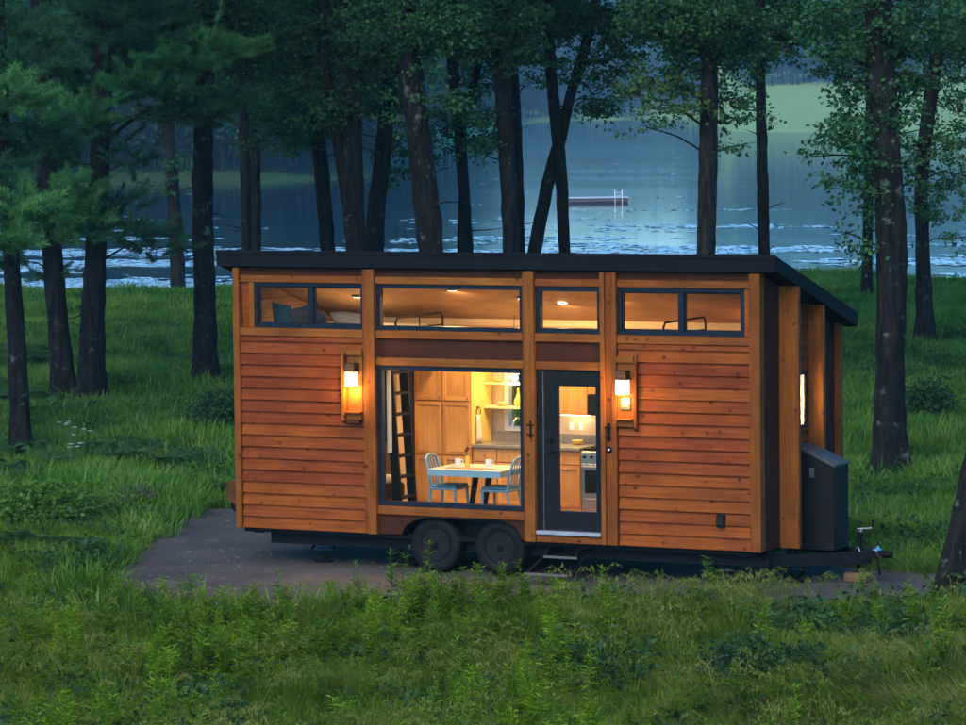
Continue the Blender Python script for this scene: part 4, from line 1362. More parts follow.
def chair(x, y, face, label):
    """face +1: the sitter looks to +x; back on the -x side"""
    t = thing('dining_chair', label, 'chair', (x, y, FL), 'painted chairs at the dining table')
    f = face
    s = 0.2
    SZ = FL + 0.45
    obj('seat', MB().box(x - s, x + s, y - s, y + s, SZ - 0.03, SZ), 'chairblue', t, 0.006)
    obj('cushion', MB().box(x - s + 0.015, x + s - 0.015, y - s + 0.015, y + s - 0.015, SZ + 0.001, SZ + 0.035), 'seatblue', t, 0.012)
    for sx in (-1, 1):
        for sy in (-1, 1):
            if sx == -f:
                continue
            obj('leg', MB().tube([(x + sx * 0.17, y + sy * 0.17, SZ - 0.03), (x + sx * 0.185, y + sy * 0.185, FL + 0.002)], [0.018, 0.014], 6), 'chairblue', t)
    bx = x - f * 0.18
    for sy in (-1, 1):
        obj('leg', MB().tube([(bx - f * 0.05, y + sy * 0.18, FL + 0.002), (bx, y + sy * 0.17, SZ - 0.03), (bx - f * 0.03, y + sy * 0.17, SZ + 0.2), (bx - f * 0.08, y + sy * 0.15, SZ + 0.36), (bx - f * 0.09, y + sy * 0.1, SZ + 0.4)], 0.018, 7), 'chairblue', t)
    obj('top_rail', MB().tube([(bx - f * 0.09, y - 0.1, SZ + 0.4), (bx - f * 0.095, y, SZ + 0.41), (bx - f * 0.09, y + 0.1, SZ + 0.4)], 0.02, 7), 'chairblue', t)
    for k in (-0.07, 0.0, 0.07):
        obj('back_slat', MB().tube([(bx, y + k, SZ), (bx - f * 0.03, y + k, SZ + 0.2), (bx - f * 0.088, y + k, SZ + 0.395)], 0.009, 6), 'chairblue', t)


chair(2.78, 0.62, 1, 'blue grey chair at the table end beside the ladder')
chair(3.53, 0.6, -1, 'blue grey chair at the table end nearer the door')
bv = thing('bud_vase', 'slim yellow vase with a dark red flower on the dining table', 'vase', (3.08, 0.55, TZ))
obj('vessel', MB().lathe([(0.03, TZ + 0.001), (0.034, TZ + 0.03), (0.026, TZ + 0.1), (0.022, TZ + 0.15), (0.0, TZ + 0.14)], (3.08, 0.55, 0), 'z', 16), 'yellowglaze', bv, smooth=True)
obj('stem', MB().tube([(3.08, 0.55, TZ + 0.14), (3.075, 0.55, TZ + 0.2)], 0.004, 5), 'stemgreen', bv)
mb = MB()
for i in range(26):
    a, b = random.uniform(0, 6.28), random.uniform(-0.7, 1.2)
    d = np.array([math.cos(a) * math.cos(b), math.sin(a) * math.cos(b), math.sin(b)])
    c = np.array([3.075, 0.55, TZ + 0.225])
    s = np.cross(d, (0.3, 0.2, 0.9))
    s /= np.linalg.norm(s)
    mb.poly([c, c + d * 0.03 + s * 0.016, c + d * 0.046, c + d * 0.03 - s * 0.016], [(0, 1, 2, 3)])
obj('blossom', mb, 'petal', bv)
for x, y, lab in ((2.86, 0.72, 'pale mug on the table beside the bud vase, nearer the pantry'), (3.3, 0.72, 'pale mug on the table at the end nearer the door')):
    mg = obj('mug', MB().lathe([(0.036, TZ + 0.001), (0.04, TZ + 0.01), (0.04, TZ + 0.09), (0.034, TZ + 0.09), (0.033, TZ + 0.015), (0, TZ + 0.014)], (x, y, 0), 'z', 18), 'ceramic', None, smooth=True)
    tag(mg, lab, 'mug', 'mugs on the dining table')
    hb = obj('mug_handle', MB().tube([(x + 0.036, y, TZ + 0.075), (x + 0.07, y, TZ + 0.07), (x + 0.072, y, TZ + 0.035), (x + 0.037, y, TZ + 0.025)], 0.006, 6), 'ceramic', mg)
for x, lab in ((2.98, 'thin woven place mat on the table in front of the bud vase'),):
    tag(box('place_mat', 'tan', None, x - 0.12, x + 0.55, 0.32, 0.5, TZ + 0.001, TZ + 0.004, bevel=0), lab, 'place mat')

# ladder up to the loft, with a dark chair behind it
ld_ = thing('loft_ladder', 'dark wooden ladder leaning up to the loft at the end of the picture window', 'ladder', (1.85, 0.8, FL))
for dy in (0.62, 1.02):
    obj('side_rail', MB().poly([(1.97, dy, FL), (2.09, dy, FL), (1.94, dy, 2.95), (1.82, dy, 2.95), (1.97, dy + 0.04, FL), (2.09, dy + 0.04, FL), (1.94, dy + 0.04, 2.95), (1.82, dy + 0.04, 2.95)],
                               [(0, 1, 2, 3), (7, 6, 5, 4), (0, 4, 5, 1), (1, 5, 6, 2), (2, 6, 7, 3), (3, 7, 4, 0)]), 'darkwood', ld_)
for k in range(8):
    z = FL + 0.25 + k * 0.27
    xo = 2.0 - 0.15 * (z - FL) / 2.35
    obj('rung', MB().box(xo - 0.01, xo + 0.09, 0.661, 1.019, z, z + 0.03), 'darkwood', ld_)
ac = thing('armchair', 'dark armchair with a cream cushion behind the loft ladder', 'armchair', (1.35, 0.9, FL))
obj('seat', MB().box(1.1, 1.75, 0.7, 1.35, FL + 0.2, FL + 0.4), 'darkwood', ac, 0.03)
obj('backrest', MB().box(1.05, 1.2, 0.7, 1.35, FL + 0.41, FL + 0.95), 'plum', ac, 0.03)
obj('cushion', MB().box(1.25, 1.72, 0.74, 1.3, FL + 0.41, FL + 0.5), 'cream', ac, 0.03)
for a in (1.12, 1.7):
    for b in (0.74, 1.3):
        obj('leg', MB().tube([(a, b, FL + 0.2), (a, b, FL + 0.001)], 0.022, 6), 'darkwood', ac)
cu = obj('curtain', MB().prism([(2.13 + 0.012 * math.sin(i * 1.3), 0.16 + i * 0.006) for i in range(20)] + [(2.136 + 0.012 * math.sin(i * 1.3), 0.163 + i * 0.006) for i in range(19, -1, -1)], 'z', 1.5, 2.62), 'cream', None)
tag(cu, 'cream curtain drawn back at the end of the picture window', 'curtain')
wb = thing('dark_windowpane', 'tall dark framed mirror on the wall behind the loft ladder', 'windowpane', (1.2, 1.6, 1.6))  # black pane standing in for a dark window, no opening behind it
obj('frame', MB().box(0.95, 1.495, 1.55, 1.58, 1.5, 2.6), 'darkwood', wb)
obj('glass', MB().box(1.0, 1.45, 1.542, 1.549, 1.55, 2.55), 'blackglass', wb)
hp('partition', 'pine_panel', 0.101, 1.498, 1.585, 1.63, FL, 2.778, bevel=0)

# bed and pillows in the loft
bd = box('mattress', 'cream', None, 0.2, 1.85, 0.3, 1.9, 2.932, 3.06, bevel=0.03)
tag(bd, 'thin cream mattress on the loft floor under the pillows', 'mattress')


def pillow(c, size, rot, mat, label):
    nx, nz = 12, 10
    V, Fc = [], []
    for side in (1, -1):
        for j in range(nz + 1):
            for i in range(nx + 1):
                u, v = i / nx * 2 - 1, j / nz * 2 - 1
                t = (max(0, 1 - u ** 4) * max(0, 1 - v ** 4)) ** 0.5
                V.append((u * size[0] * (1 - 0.06 * (1 - abs(v))), side * t * size[1], v * size[2] * (1 - 0.05 * (1 - abs(u)))))
    k = (nx + 1) * (nz + 1)
    for s in (0, 1):
        for j in range(nz):
            for i in range(nx):
                q = [s * k + j * (nx + 1) + i, s * k + j * (nx + 1) + i + 1, s * k + (j + 1) * (nx + 1) + i + 1, s * k + (j + 1) * (nx + 1) + i]
                Fc.append(tuple(q if s else q[::-1]))
    me = bpy.data.meshes.new('pillow')
    me.from_pydata(V, [], Fc)
    for p in me.polygons:
        p.use_smooth = True
    me.materials.append(M[mat])
    o = link('pillow', me, None, c)
    o.rotation_euler = rot
    return tag(o, label, 'pillow', 'pillows on the loft bed')


pillow((0.42, 0.5, 3.22), (0.15, 0.07, 0.17), (0.35, 0.12, -0.1), 'teal', 'small teal pillow at the end of the loft window')
pillow((0.75, 0.55, 3.2), (0.22, 0.08, 0.18), (0.5, -0.25, 0.2), 'plum', 'dark plum pillow leaning next to the teal pillow')
pillow((1.0, 0.4, 3.18), (0.16, 0.07, 0.15), (0.6, 0.4, -0.2), 'plum', 'small dark pillow behind the window mullion of the loft')
pillow((1.42, 0.6, 3.14), (0.3, 0.09, 0.16), (0.9, 0.1, 0.1), 'tan', 'long brown pillow lying flat beside the loft guard rail')


# ------------------------------------------------------------------ trees
def smooth_path(pts, step):
    """Catmull-Rom through the points"""
    P = np.array(pts, float)
    P = np.vstack([2 * P[0] - P[1], P, 2 * P[-1] - P[-2]])
    out = []
    for i in range(1, len(P) - 2):
        n = max(2, int(np.linalg.norm(P[i + 1][:3] - P[i][:3]) / step))
        for k in range(n):
            t = k / n
            a, b, c, d = P[i - 1], P[i], P[i + 1], P[i + 2]
            out.append(0.5 * (2 * b + (c - a) * t + (2 * a - 5 * b + 4 * c - d) * t * t + (3 * b - a - 3 * c + d) * t ** 3))
    out.append(P[-2])
    return np.array(out)


def stem_world(path, widths, Z, top=13.5, flare=True):
    """pixel path (base first) at depth Z -> world points with radius, from below the ground up past the frame"""
    w = list(widths) + [widths[-1]] * (len(path) - len(widths))
    pts = []
    for (x, y), ww in zip(path, w):
        p = at_depth(x, y, Z)
        pts.append([*p, ww * 0.5 * Z / F_PX])
    b = np.array(pts[0])
    g = float(ground_z(b[0], b[1]))
    if b[2] > g + 0.1:
        d = b[:3] - np.array(pts[1])[:3]
        s = min(abs(d[0] / d[2]), 0.08) if d[2] else 0
        k = b[2] - (g - 0.15)
        dirn = d / abs(d[2])
        dirn[:2] *= 0.3
        pts.insert(0, [b[0] + dirn[0] * k, b[1] + dirn[1] * k, g - 0.15, b[3] * 1.08])
    else:
        pts[0][2] = g - 0.15
    t = np.array(pts[-1])
    if t[2] < top:
        d = t[:3] - np.array(pts[-2])[:3]
        d = d / d[2]
        d[:2] = np.clip(d[:2], -0.25, 0.25)
        k = top - t[2]
        pts.append([*(t[:3] + d * k * 0.5), t[3] * 0.75])
        pts.append([*(t[:3] + d * np.array([0.8, 0.8, 1]) * k), t[3] * 0.3])
    P = smooth_path(pts, 0.22)
    h = P[:, 2] - g
    if flare:
        P[:, 3] *= 1 + 0.55 * np.exp(-np.maximum(h, 0) / 0.35)
    P[:, 3] = np.maximum(P[:, 3], 0.015)
    n = len(P)
    P[1:-1, :2] += rng.normal(0, 0.005, (n - 2, 2))
    P[:, 3] *= 1 + rng.normal(0, 0.018, n)
    return P


def trunk_mesh(P, sides=18):
    """tube with lobes so that the outline is not a clean cylinder"""
    mb = MB()
    mb.tube([p[:3] for p in P], list(P[:, 3]), sides)
    v = np.array(mb.v)
    k = len(P)
    ph = rng.uniform(0, 6.28, 3)
    for i in range(k):
        seg = v[i * sides:(i + 1) * sides]
        c = P[i, :3]
        a = np.arange(sides) / sides * 2 * math.pi
        f = 1 + 0.06 * np.sin(3 * a + ph[0] + i * 0.11) + 0.05 * np.sin(5 * a + ph[1] - i * 0.23) + rng.normal(0, 0.035, sides)
        v[i * sides:(i + 1) * sides] = c + (seg - c) * f[:, None]
    mb.v = [tuple(p) for p in v]
    return mb


def leaf_cloud(centres, radii, count, size, flat=0.6, clump=26):
    """leaves gathered in twig-sized clumps inside ellipsoids"""
    Cs, Ds, Ns, Ls = [], [], [], []
    for c, r, n in zip(centres, radii, count):
        k = max(1, int(n / clump))
        u = unit(rng.normal(size=(k, 3))) * rng.uniform(0.15, 1, (k, 1)) ** (1 / 2.2)
        tw = c + u * r
        tw[:, 2] -= 0.12 * (u[:, 0] ** 2 + u[:, 1] ** 2) * r[0]
        out = unit(u * [1, 1, 0.3] + rng.normal(size=(k, 3)) * 0.3)
        m = clump
        ax = np.repeat(out, m, 0)
        t = rng.uniform(-0.3, 1, (k * m, 1)) * size * 3.4
        base = np.repeat(tw, m, 0) + ax * t + rng.normal(size=(k * m, 3)) * [size * 1.0, size * 1.0, size * 0.5]
        d = unit(ax * 0.6 + rng.normal(size=(k * m, 3)) * [0.8, 0.8, 0.4] + [0, 0, -0.35])
        nn = unit(rng.normal(size=(k * m, 3)) * 0.8 + [0, 0, flat])
        Cs.append(base); Ds.append(d); Ns.append(nn); Ls.append(rng.uniform(0.65, 1.25, k * m) * size)
    Cs, Ds, Ns, Ls = map(np.concatenate, (Cs, Ds, Ns, Ls))
    V, T = leaf_arrays(Cs, Ds, Ns, Ls, Ls * 0.72)
    tint = np.repeat(np.clip(rng.normal(0.45, 0.22, len(Cs)), 0, 1), 2)
    return V, T, tint


def needle_cloud(centres, radii, count, tuft_needles=26, length=0.155):
    """pine: needle tufts set along many short branchlets that spread level and lift at their tips"""
    C, D, Ln, Tn = [], [], [], []
    for c, r, n in zip(centres, radii, count):
        per = 9
        k = max(3, int(n / per))
        u = unit(rng.normal(size=(k, 3))) * rng.uniform(0, 1, (k, 1)) ** (1 / 2.2)
        p0 = c + u * r * 0.85
        dirn = unit(u * [1, 1, 0.15] + rng.normal(size=(k, 3)) * [0.55, 0.55, 0.16] + [0, 0, 0.1])
        ln = rng.uniform(0.35, 0.85, (k, 1)) * min(1.0, 0.35 + r[0])
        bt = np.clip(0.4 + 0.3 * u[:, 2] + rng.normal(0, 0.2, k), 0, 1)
        for j in range(per):
            t = (j + rng.uniform(0, 1, (k, 1))) / per
            p = p0 + dirn * ln * t + np.array([0, 0, 1.0]) * (0.16 * ln * t ** 2)
            m = tuft_needles
            td = unit(dirn + [0, 0, 0.35] + rng.normal(size=(k, 3)) * 0.2)
            dd = unit(np.repeat(td, m, 0) * 0.7 + rng.normal(size=(k * m, 3)) * 0.6)
            C.append(np.repeat(p, m, 0) + np.repeat(td, m, 0) * rng.uniform(-0.07, 0.04, (k * m, 1)))
            D.append(dd)
            Ln.append(rng.uniform(0.7, 1.2, k * m) * length)
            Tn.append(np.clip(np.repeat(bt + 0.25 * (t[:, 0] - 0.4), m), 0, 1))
    C, D, Ln, Tn = map(np.concatenate, (C, D, Ln, Tn))
    s = unit(np.cross(D, rng.normal(size=D.shape)))
    wd = 0.0065
    V = np.stack([C - s * wd, C + s * wd, C + D * Ln[:, None]], 1).reshape(-1, 3)
    T = np.arange(len(V)).reshape(-1, 3)
    return V, T, Tn


_upper = {}


def upper_crown(kind):
    if kind not in _upper:
        c = [np.array([0, 0, 0.0])]
        V, T, t = leaf_cloud(c, [np.array([3.1, 3.1, 3.4])], [3200], 0.3, clump=14)
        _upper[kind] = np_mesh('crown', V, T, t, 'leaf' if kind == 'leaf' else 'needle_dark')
    return _upper[kind]


TREE_GROUP = 'trees between the house and the lake'


def tree(name, label, stems, Z=None, bark='bark', blobs=(), kind='leaf', upper=True, leaf=0.095, top=13.5, group=TREE_GROUP):
    """stems: [(pixel path base first, widths)], blobs: (px, py, rx, ry, density, material)"""
    if Z is None:
        Z = depth_of(on_z(*stems[0][0][0], 0.0))
    Ps = [stem_world(p, w, Z + 0.15 * i, top, flare=(i == 0 or p[0][1] > 250)) for i, (p, w) in enumerate(stems)]
    P0 = Ps[0]
    g = float(ground_z(P0[0, 0], P0[0, 1]))
    t = thing(name, label, 'tree', (P0[0, 0], P0[0, 1], g), group)
    for P in Ps:
        obj('trunk', trunk_mesh(P), bark, t, smooth=True, origin=tuple(P[0, :3]))
    if kind == 'leaf' and blobs:
        tx = stems[0][0][-1][0]
        blobs = list(blobs) + [(tx + rng.uniform(-40, 40), rng.uniform(-5, 45), 36, 20, 0.7) for _ in range(2)]
    s = Z / F_PX
    allP = np.vstack(Ps)
    by_mat = {}
    for b in blobs:
        px, py, rx, ry, dens = b[:5]
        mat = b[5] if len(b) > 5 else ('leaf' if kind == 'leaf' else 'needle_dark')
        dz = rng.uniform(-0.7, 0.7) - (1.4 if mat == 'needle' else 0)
        c = at_depth(px, py, Z + dz)
        kx, ky = (1.3, 1.3) if kind == 'leaf' else (1.2, 1.6)
        r = np.array([rx * s * kx, rx * s * 0.9, ry * s * ky])
        by_mat.setdefault(mat, []).append((c, r, dens))
        # the limb that carries it: leaves the trunk below the cloud and rises, or droops from above
        q = allP[:, :3]
        dd = np.linalg.norm((q - c)[:, :2], axis=1)
        tgt = c[2] - 0.5 * dd.min() if kind == 'leaf' else c[2] - 0.25 * dd.min()
        j = np.argmin(np.abs(q[:, 2] - tgt) + 0.6 * dd)
        a = q[j]
        mid = (a + c) / 2 + [0, 0, 0.12 * np.linalg.norm(c - a)] + rng.normal(0, 0.08, 3)
        end = c + (c - a) / (np.linalg.norm(c - a) + 1e-6) * r[0] * 0.4
        path = smooth_path([[*a, 0.05], [*mid, 0.033], [*c, 0.02], [*end, 0.008]], 0.3)
        rr = min(0.06, max(0.02, 0.022 * np.linalg.norm(c - a)))
        mb = MB().tube([p[:3] for p in path], list(path[:, 3] / 0.05 * rr), 6)
        for k in range(5):
            e = c + unit(rng.normal(size=3)) * r * rng.uniform(0.5, 0.95)
            m0 = path[int(len(path) * rng.uniform(0.5, 0.85)), :3]
            mb.tube([m0, (m0 + e) / 2 + rng.normal(0, 0.05, 3), e], [rr * 0.35, rr * 0.22, 0.004], 4)
        obj('limb', mb, bark, t, smooth=True)
    for _ in range(5):
        j = rng.integers(int(len(P0) * 0.15), int(len(P0) * 0.6))
        a_ = P0[j, :3]
        an = rng.uniform(0, 6.28)
        ln_ = rng.uniform(0.25, 0.9)
        e_ = a_ + np.array([math.cos(an), math.sin(an), rng.uniform(-0.2, 0.5)]) * (ln_ + P0[j, 3])
        obj('dead_twig', MB().tube([a_, (a_ + e_) / 2 + rng.normal(0, 0.04, 3), e_], [0.022, 0.013, 0.004], 5), bark, t)
    for mat, bl in by_mat.items():
        cs = [x[0] for x in bl]
        rs = [x[1] for x in bl]
        area = [math.pi * x[1][0] * x[1][2] for x in bl]
        if kind == 'leaf':
            V, T, tn = leaf_cloud(cs, rs, [max(60, x[2] * ar * (1050 if leaf < 0.09 else 1550)) for x, ar in zip(bl, area)], leaf)
        else:
            V, T, tn = needle_cloud(cs, rs, [max(12, x[2] * ar * 460) for x, ar in zip(bl, area)])
        o3 = V.mean(0)
        o = link('crown', np_mesh('crown', V - o3, T, tn, mat), t, tuple(o3))
    if upper:
        tp = P0[-1, :3]
        o = link('crown', upper_crown(kind), t, (tp[0], tp[1], top - 0.7 + rng.uniform(-0.3, 0.5)))
        o.rotation_euler = (0, 0, rng.uniform(0, 6.28))
        o.scale = (1, 1, rng.uniform(0.85, 1.0))
    return t


B = 'leaf_bright'
ND = 'needle'
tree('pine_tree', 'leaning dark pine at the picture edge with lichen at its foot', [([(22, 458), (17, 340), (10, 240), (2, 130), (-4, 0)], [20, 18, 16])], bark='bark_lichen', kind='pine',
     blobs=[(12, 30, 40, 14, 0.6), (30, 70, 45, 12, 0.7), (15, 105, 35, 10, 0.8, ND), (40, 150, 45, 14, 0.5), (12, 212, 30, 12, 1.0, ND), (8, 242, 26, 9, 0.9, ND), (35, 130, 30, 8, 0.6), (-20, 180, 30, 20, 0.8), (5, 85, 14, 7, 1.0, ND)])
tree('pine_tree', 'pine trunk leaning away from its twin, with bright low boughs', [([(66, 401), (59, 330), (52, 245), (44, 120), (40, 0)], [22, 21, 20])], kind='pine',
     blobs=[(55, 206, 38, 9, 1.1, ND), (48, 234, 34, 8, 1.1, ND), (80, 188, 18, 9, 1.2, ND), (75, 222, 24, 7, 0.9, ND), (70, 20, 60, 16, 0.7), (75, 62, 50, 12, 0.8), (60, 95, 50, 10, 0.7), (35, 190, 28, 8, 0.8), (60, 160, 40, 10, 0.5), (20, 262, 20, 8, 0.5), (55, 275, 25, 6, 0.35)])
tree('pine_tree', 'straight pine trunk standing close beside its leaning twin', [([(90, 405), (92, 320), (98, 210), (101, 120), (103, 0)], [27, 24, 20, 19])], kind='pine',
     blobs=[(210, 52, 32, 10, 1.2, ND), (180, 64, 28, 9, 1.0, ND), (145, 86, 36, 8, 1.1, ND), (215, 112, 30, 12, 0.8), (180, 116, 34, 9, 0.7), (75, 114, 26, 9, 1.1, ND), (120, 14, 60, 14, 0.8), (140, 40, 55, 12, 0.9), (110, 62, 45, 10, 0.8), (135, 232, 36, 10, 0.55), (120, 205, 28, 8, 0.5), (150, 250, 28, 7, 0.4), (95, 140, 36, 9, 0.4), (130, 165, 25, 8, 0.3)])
tree('oak_tree', 'straight dark trunk in the grass just past the end of the house', [([(206, 393), (205, 300), (203, 200), (204, 100), (206, 0)], [25, 22, 20, 19])], bark='bark_lichen',
     blobs=[(165, 15, 50, 22, 0.9), (215, 12, 35, 18, 1.1), (235, 50, 22, 20, 0.6), (180, 35, 25, 14, 0.6)])
tree('oak_tree', 'thin trunk at the lake shore behind the pine boughs', [([(178, 278), (176, 240), (172, 170), (165, 90), (162, 0)], [15, 14, 12])], kind='leaf',
     blobs=[(165, 50, 30, 25, 0.4), (180, 165, 16, 10, 0.25), (150, 185, 20, 8, 0.2)])
tree('maple_tree', 'slim dark trunk nearer the roof end, left one of a close pair', [([(247, 300), (246, 200), (243, 100), (242, 0)], [10])], Z=95,
     blobs=[(248, 25, 32, 28, 1.0), (225, 80, 18, 20, 0.4), (250, 90, 22, 25, 0.7)])
tree('maple_tree', 'slim dark trunk, right one of a close pair above the roof', [([(257, 300), (256, 200), (254, 100), (252, 0)], [10])], Z=99,
     blobs=[(275, 40, 32, 28, 1.0), (265, 85, 28, 25, 0.9), (268, 125, 26, 16, 0.6), (285, 140, 18, 8, 0.4)])
tree('maple_tree', 'medium trunk leaning slightly, with a leafy bough hanging low over the roof', [([(330, 300), (325, 220), (319, 150), (312, 100), (308, 0)], [15])], Z=85,
     blobs=[(310, 55, 42, 34, 1.2), (300, 110, 38, 20, 1.0), (325, 120, 24, 14, 0.8), (280, 135, 26, 9, 0.5), (335, 105, 14, 9, 0.9, B)])
tree('maple_tree', 'thick forked trunk with a second stem joining it above the roof', [([(356, 300), (354, 220), (352, 120), (350, 0)], [21, 20, 19]), ([(352, 235), (346, 190), (337, 135), (327, 85), (322, 0)], [13, 13, 12])], Z=75, bark='bark_lichen',
     blobs=[(348, 25, 42, 30, 1.1), (335, 80, 30, 20, 0.9), (330, 112, 20, 12, 0.7), (375, 55, 22, 18, 0.8)])
tree('maple_tree', 'dark trunk leaning right, close beside the thick forked trunk', [([(374, 300), (376, 220), (383, 150), (390, 60), (392, 0)], [19, 18, 16])], Z=78,
     blobs=[(390, 30, 36, 30, 1.1), (388, 85, 22, 20, 0.8), (396, 140, 13, 22, 0.45), (396, 178, 12, 14, 0.4), (372, 105, 14, 12, 0.6)])
tree('maple_tree', 'thickest mottled trunk above the roof, leaning toward the pines', [([(434, 300), (430, 240), (424, 180), (413, 90), (407, 0)], [26, 26, 25, 22])], Z=70, bark='bark_lichen',
     blobs=[(425, 15, 36, 20, 0.9), (440, 95, 16, 14, 0.5), (435, 55, 12, 10, 0.35), (400, 105, 12, 20, 0.4)])
tree('maple_tree', 'thin bent trunk with a side fork reaching up', [([(470, 300), (467, 240), (462, 160), (455, 90), (447, 10), (445, -40)], [13, 12, 11]), ([(463, 150), (466, 112), (473, 88), (482, 50), (487, 0)], [7, 6])], Z=85,
     blobs=[(462, 15, 32, 20, 0.8), (470, 75, 20, 12, 0.5), (472, 112, 26, 11, 0.7, B), (450, 128, 16, 12, 0.6), (482, 138, 18, 12, 0.5), (444, 150, 10, 7, 0.4), (490, 85, 12, 10, 0.5)])
tree('maple_tree', 'straight grey trunk in the middle, beside a thin dark one', [([(513, 300), (511, 240), (506, 130), (501, 60), (499, 0)], [18, 17, 16])], Z=75, bark='bark_pale',
     blobs=[(505, 12, 26, 16, 0.9), (487, 118, 14, 12, 0.5), (488, 58, 12, 9, 0.4), (486, 142, 12, 11, 0.5), (495, 30, 14, 8, 0.8, B)])
tree('maple_tree', 'thin dark trunk just behind the straight grey one', [([(522, 300), (520, 240), (516, 120), (512, 50), (510, 0)], [10])], Z=88,
     blobs=[(527, 48, 16, 11, 0.5), (533, 82, 14, 8, 0.45), (530, 12, 24, 14, 0.8)])
tree('maple_tree', 'forked tree whose two stems cross above the roof near the raft', [([(567, 300), (564, 230), (562, 180), (556, 120), (550, 60), (546, 0)], [12, 12, 12, 12, 11]), ([(528, 300), (537, 240), (548, 185), (562, 132), (570, 95), (585, 45), (596, 0)], [13, 13, 13, 12, 10])], Z=80,
     blobs=[(550, 12, 30, 14, 0.8), (585, 25, 26, 14, 0.8), (602, 62, 24, 14, 0.65), (598, 100, 18, 11, 0.9), (620, 50, 22, 13, 0.7), (566, 58, 16, 12, 0.4), (532, 58, 16, 10, 0.4), (640, 20, 32, 18, 0.9), (575, 80, 10, 8, 0.4)])
tree('oak_tree', 'medium grey trunk with pale green sprays reaching toward the raft', [([(705, 300), (706, 220), (708, 130), (710, 60), (712, 0)], [19, 19, 18, 17])], Z=72, bark='bark_pale',
     blobs=[(672, 15, 48, 20, 1.0), (722, 28, 40, 26, 1.2), (655, 82, 30, 12, 0.75, B), (680, 106, 24, 8, 0.7, B), (650, 128, 14, 6, 0.6, B), (690, 62, 22, 12, 0.6), (640, 95, 16, 8, 0.5, B), (735, 98, 13, 12, 0.5, B), (735, 118, 15, 6, 0.5), (726, 148, 13, 4, 0.6), (700, 88, 14, 9, 0.4, B), (690, 35, 30, 14, 0.8)])
tree('maple_tree', 'thin straight dark trunk in front of the far pale meadow', [([(765, 300), (763, 200), (761, 100), (760, 0)], [12, 11, 10])], Z=90,
     blobs=[(765, 22, 36, 24, 1.1), (775, 58, 18, 6, 0.7), (752, 50, 16, 14, 0.8), (744, 104, 9, 13, 0.5), (772, 117, 9, 4, 0.5), (742, 75, 14, 10, 0.6)])
tree('maple_tree', 'large trunk rooted in grass behind the storage box, with a broad leafy crown', [([(890, 481), (889, 400), (890, 320), (891, 240), (886, 150), (881, 60), (877, 0)], [36, 30, 29, 31, 28, 25])], bark='bark_lichen',
     blobs=[(815, 8, 30, 14, 0.9), (850, 22, 36, 24, 1.1), (872, 65, 36, 26, 1.0), (862, 108, 30, 22, 1.0), (845, 138, 24, 15, 0.9), (872, 150, 26, 22, 0.9), (850, 182, 22, 11, 0.85), (852, 235, 16, 6, 0.8), (882, 200, 20, 16, 0.5), (815, 70, 9, 5, 0.6), (816, 157, 13, 6, 0.6), (835, 50, 22, 10, 0.8), (868, 252, 9, 12, 0.5), (910, 55, 26, 28, 0.9), (905, 115, 24, 22, 0.8), (900, 165, 18, 14, 0.5)], leaf=0.088)
tree('maple_tree', 'dark trunk in the grass beyond the large trunk, bending right near its top', [([(925, 353), (924, 300), (922, 230), (922, 170), (931, 90), (944, 20), (949, -20)], [18, 16, 14])],
     blobs=[(945, 25, 30, 28, 1.0), (940, 85, 26, 24, 0.9), (935, 150, 24, 14, 0.9, B), (955, 178, 20, 16, 0.9, B), (943, 210, 16, 10, 0.7, B), (962, 238, 10, 10, 0.5, B), (925, 228, 7, 18, 0.4), (960, 130, 16, 18, 0.8, B), (918, 200, 14, 14, 0.5)], leaf=0.088)
tree('maple_tree', 'slim trunk half hidden beyond the large trunk at the shore', [([(867, 317), (867, 270), (868, 200), (870, 120), (871, 0)], [11, 10])], blobs=[(870, 215, 8, 10, 0.5), (862, 60, 20, 20, 0.6)])
tree('oak_tree', 'lichen spotted trunk leaning out of the picture beside the drive', [([(953, 601), (959, 560), (968, 510), (984, 430), (1004, 300), (1016, 100), (1020, 0)], [34, 31, 29])], bark='bark_lichen', upper=False, group=None,
     blobs=[(1040, 20, 30, 20, 0.5)])
# trees outside the frame that keep the wood closed and shade the shore
for i, (px, Z, w) in enumerate([(-60, 66, 22), (-130, 80, 20), (-30, 100, 16), (1010, 70, 20), (1060, 90, 22), (1110, 62, 24), (-200, 60, 24), (1000, 105, 14)]):
    labs = ['tree just outside the picture beyond the leaning pine', 'second tree outside the picture beyond the leaning pine', 'shore tree outside the picture beyond the leaning pine',
            'tree outside the picture past the bending trunk', 'second tree outside the picture past the bending trunk', 'third tree outside the picture past the bending trunk',
            'farthest tree outside the picture beyond the leaning pine', 'shore tree outside the picture past the bending trunk']
    tree('oak_tree', labs[i], [([(px, 300), (px - 2, 150), (px + 3, 0)], [w])], Z=Z, blobs=[(px, 20, 45, 40, 0.7), (px + 10, 90, 35, 20, 0.5)])


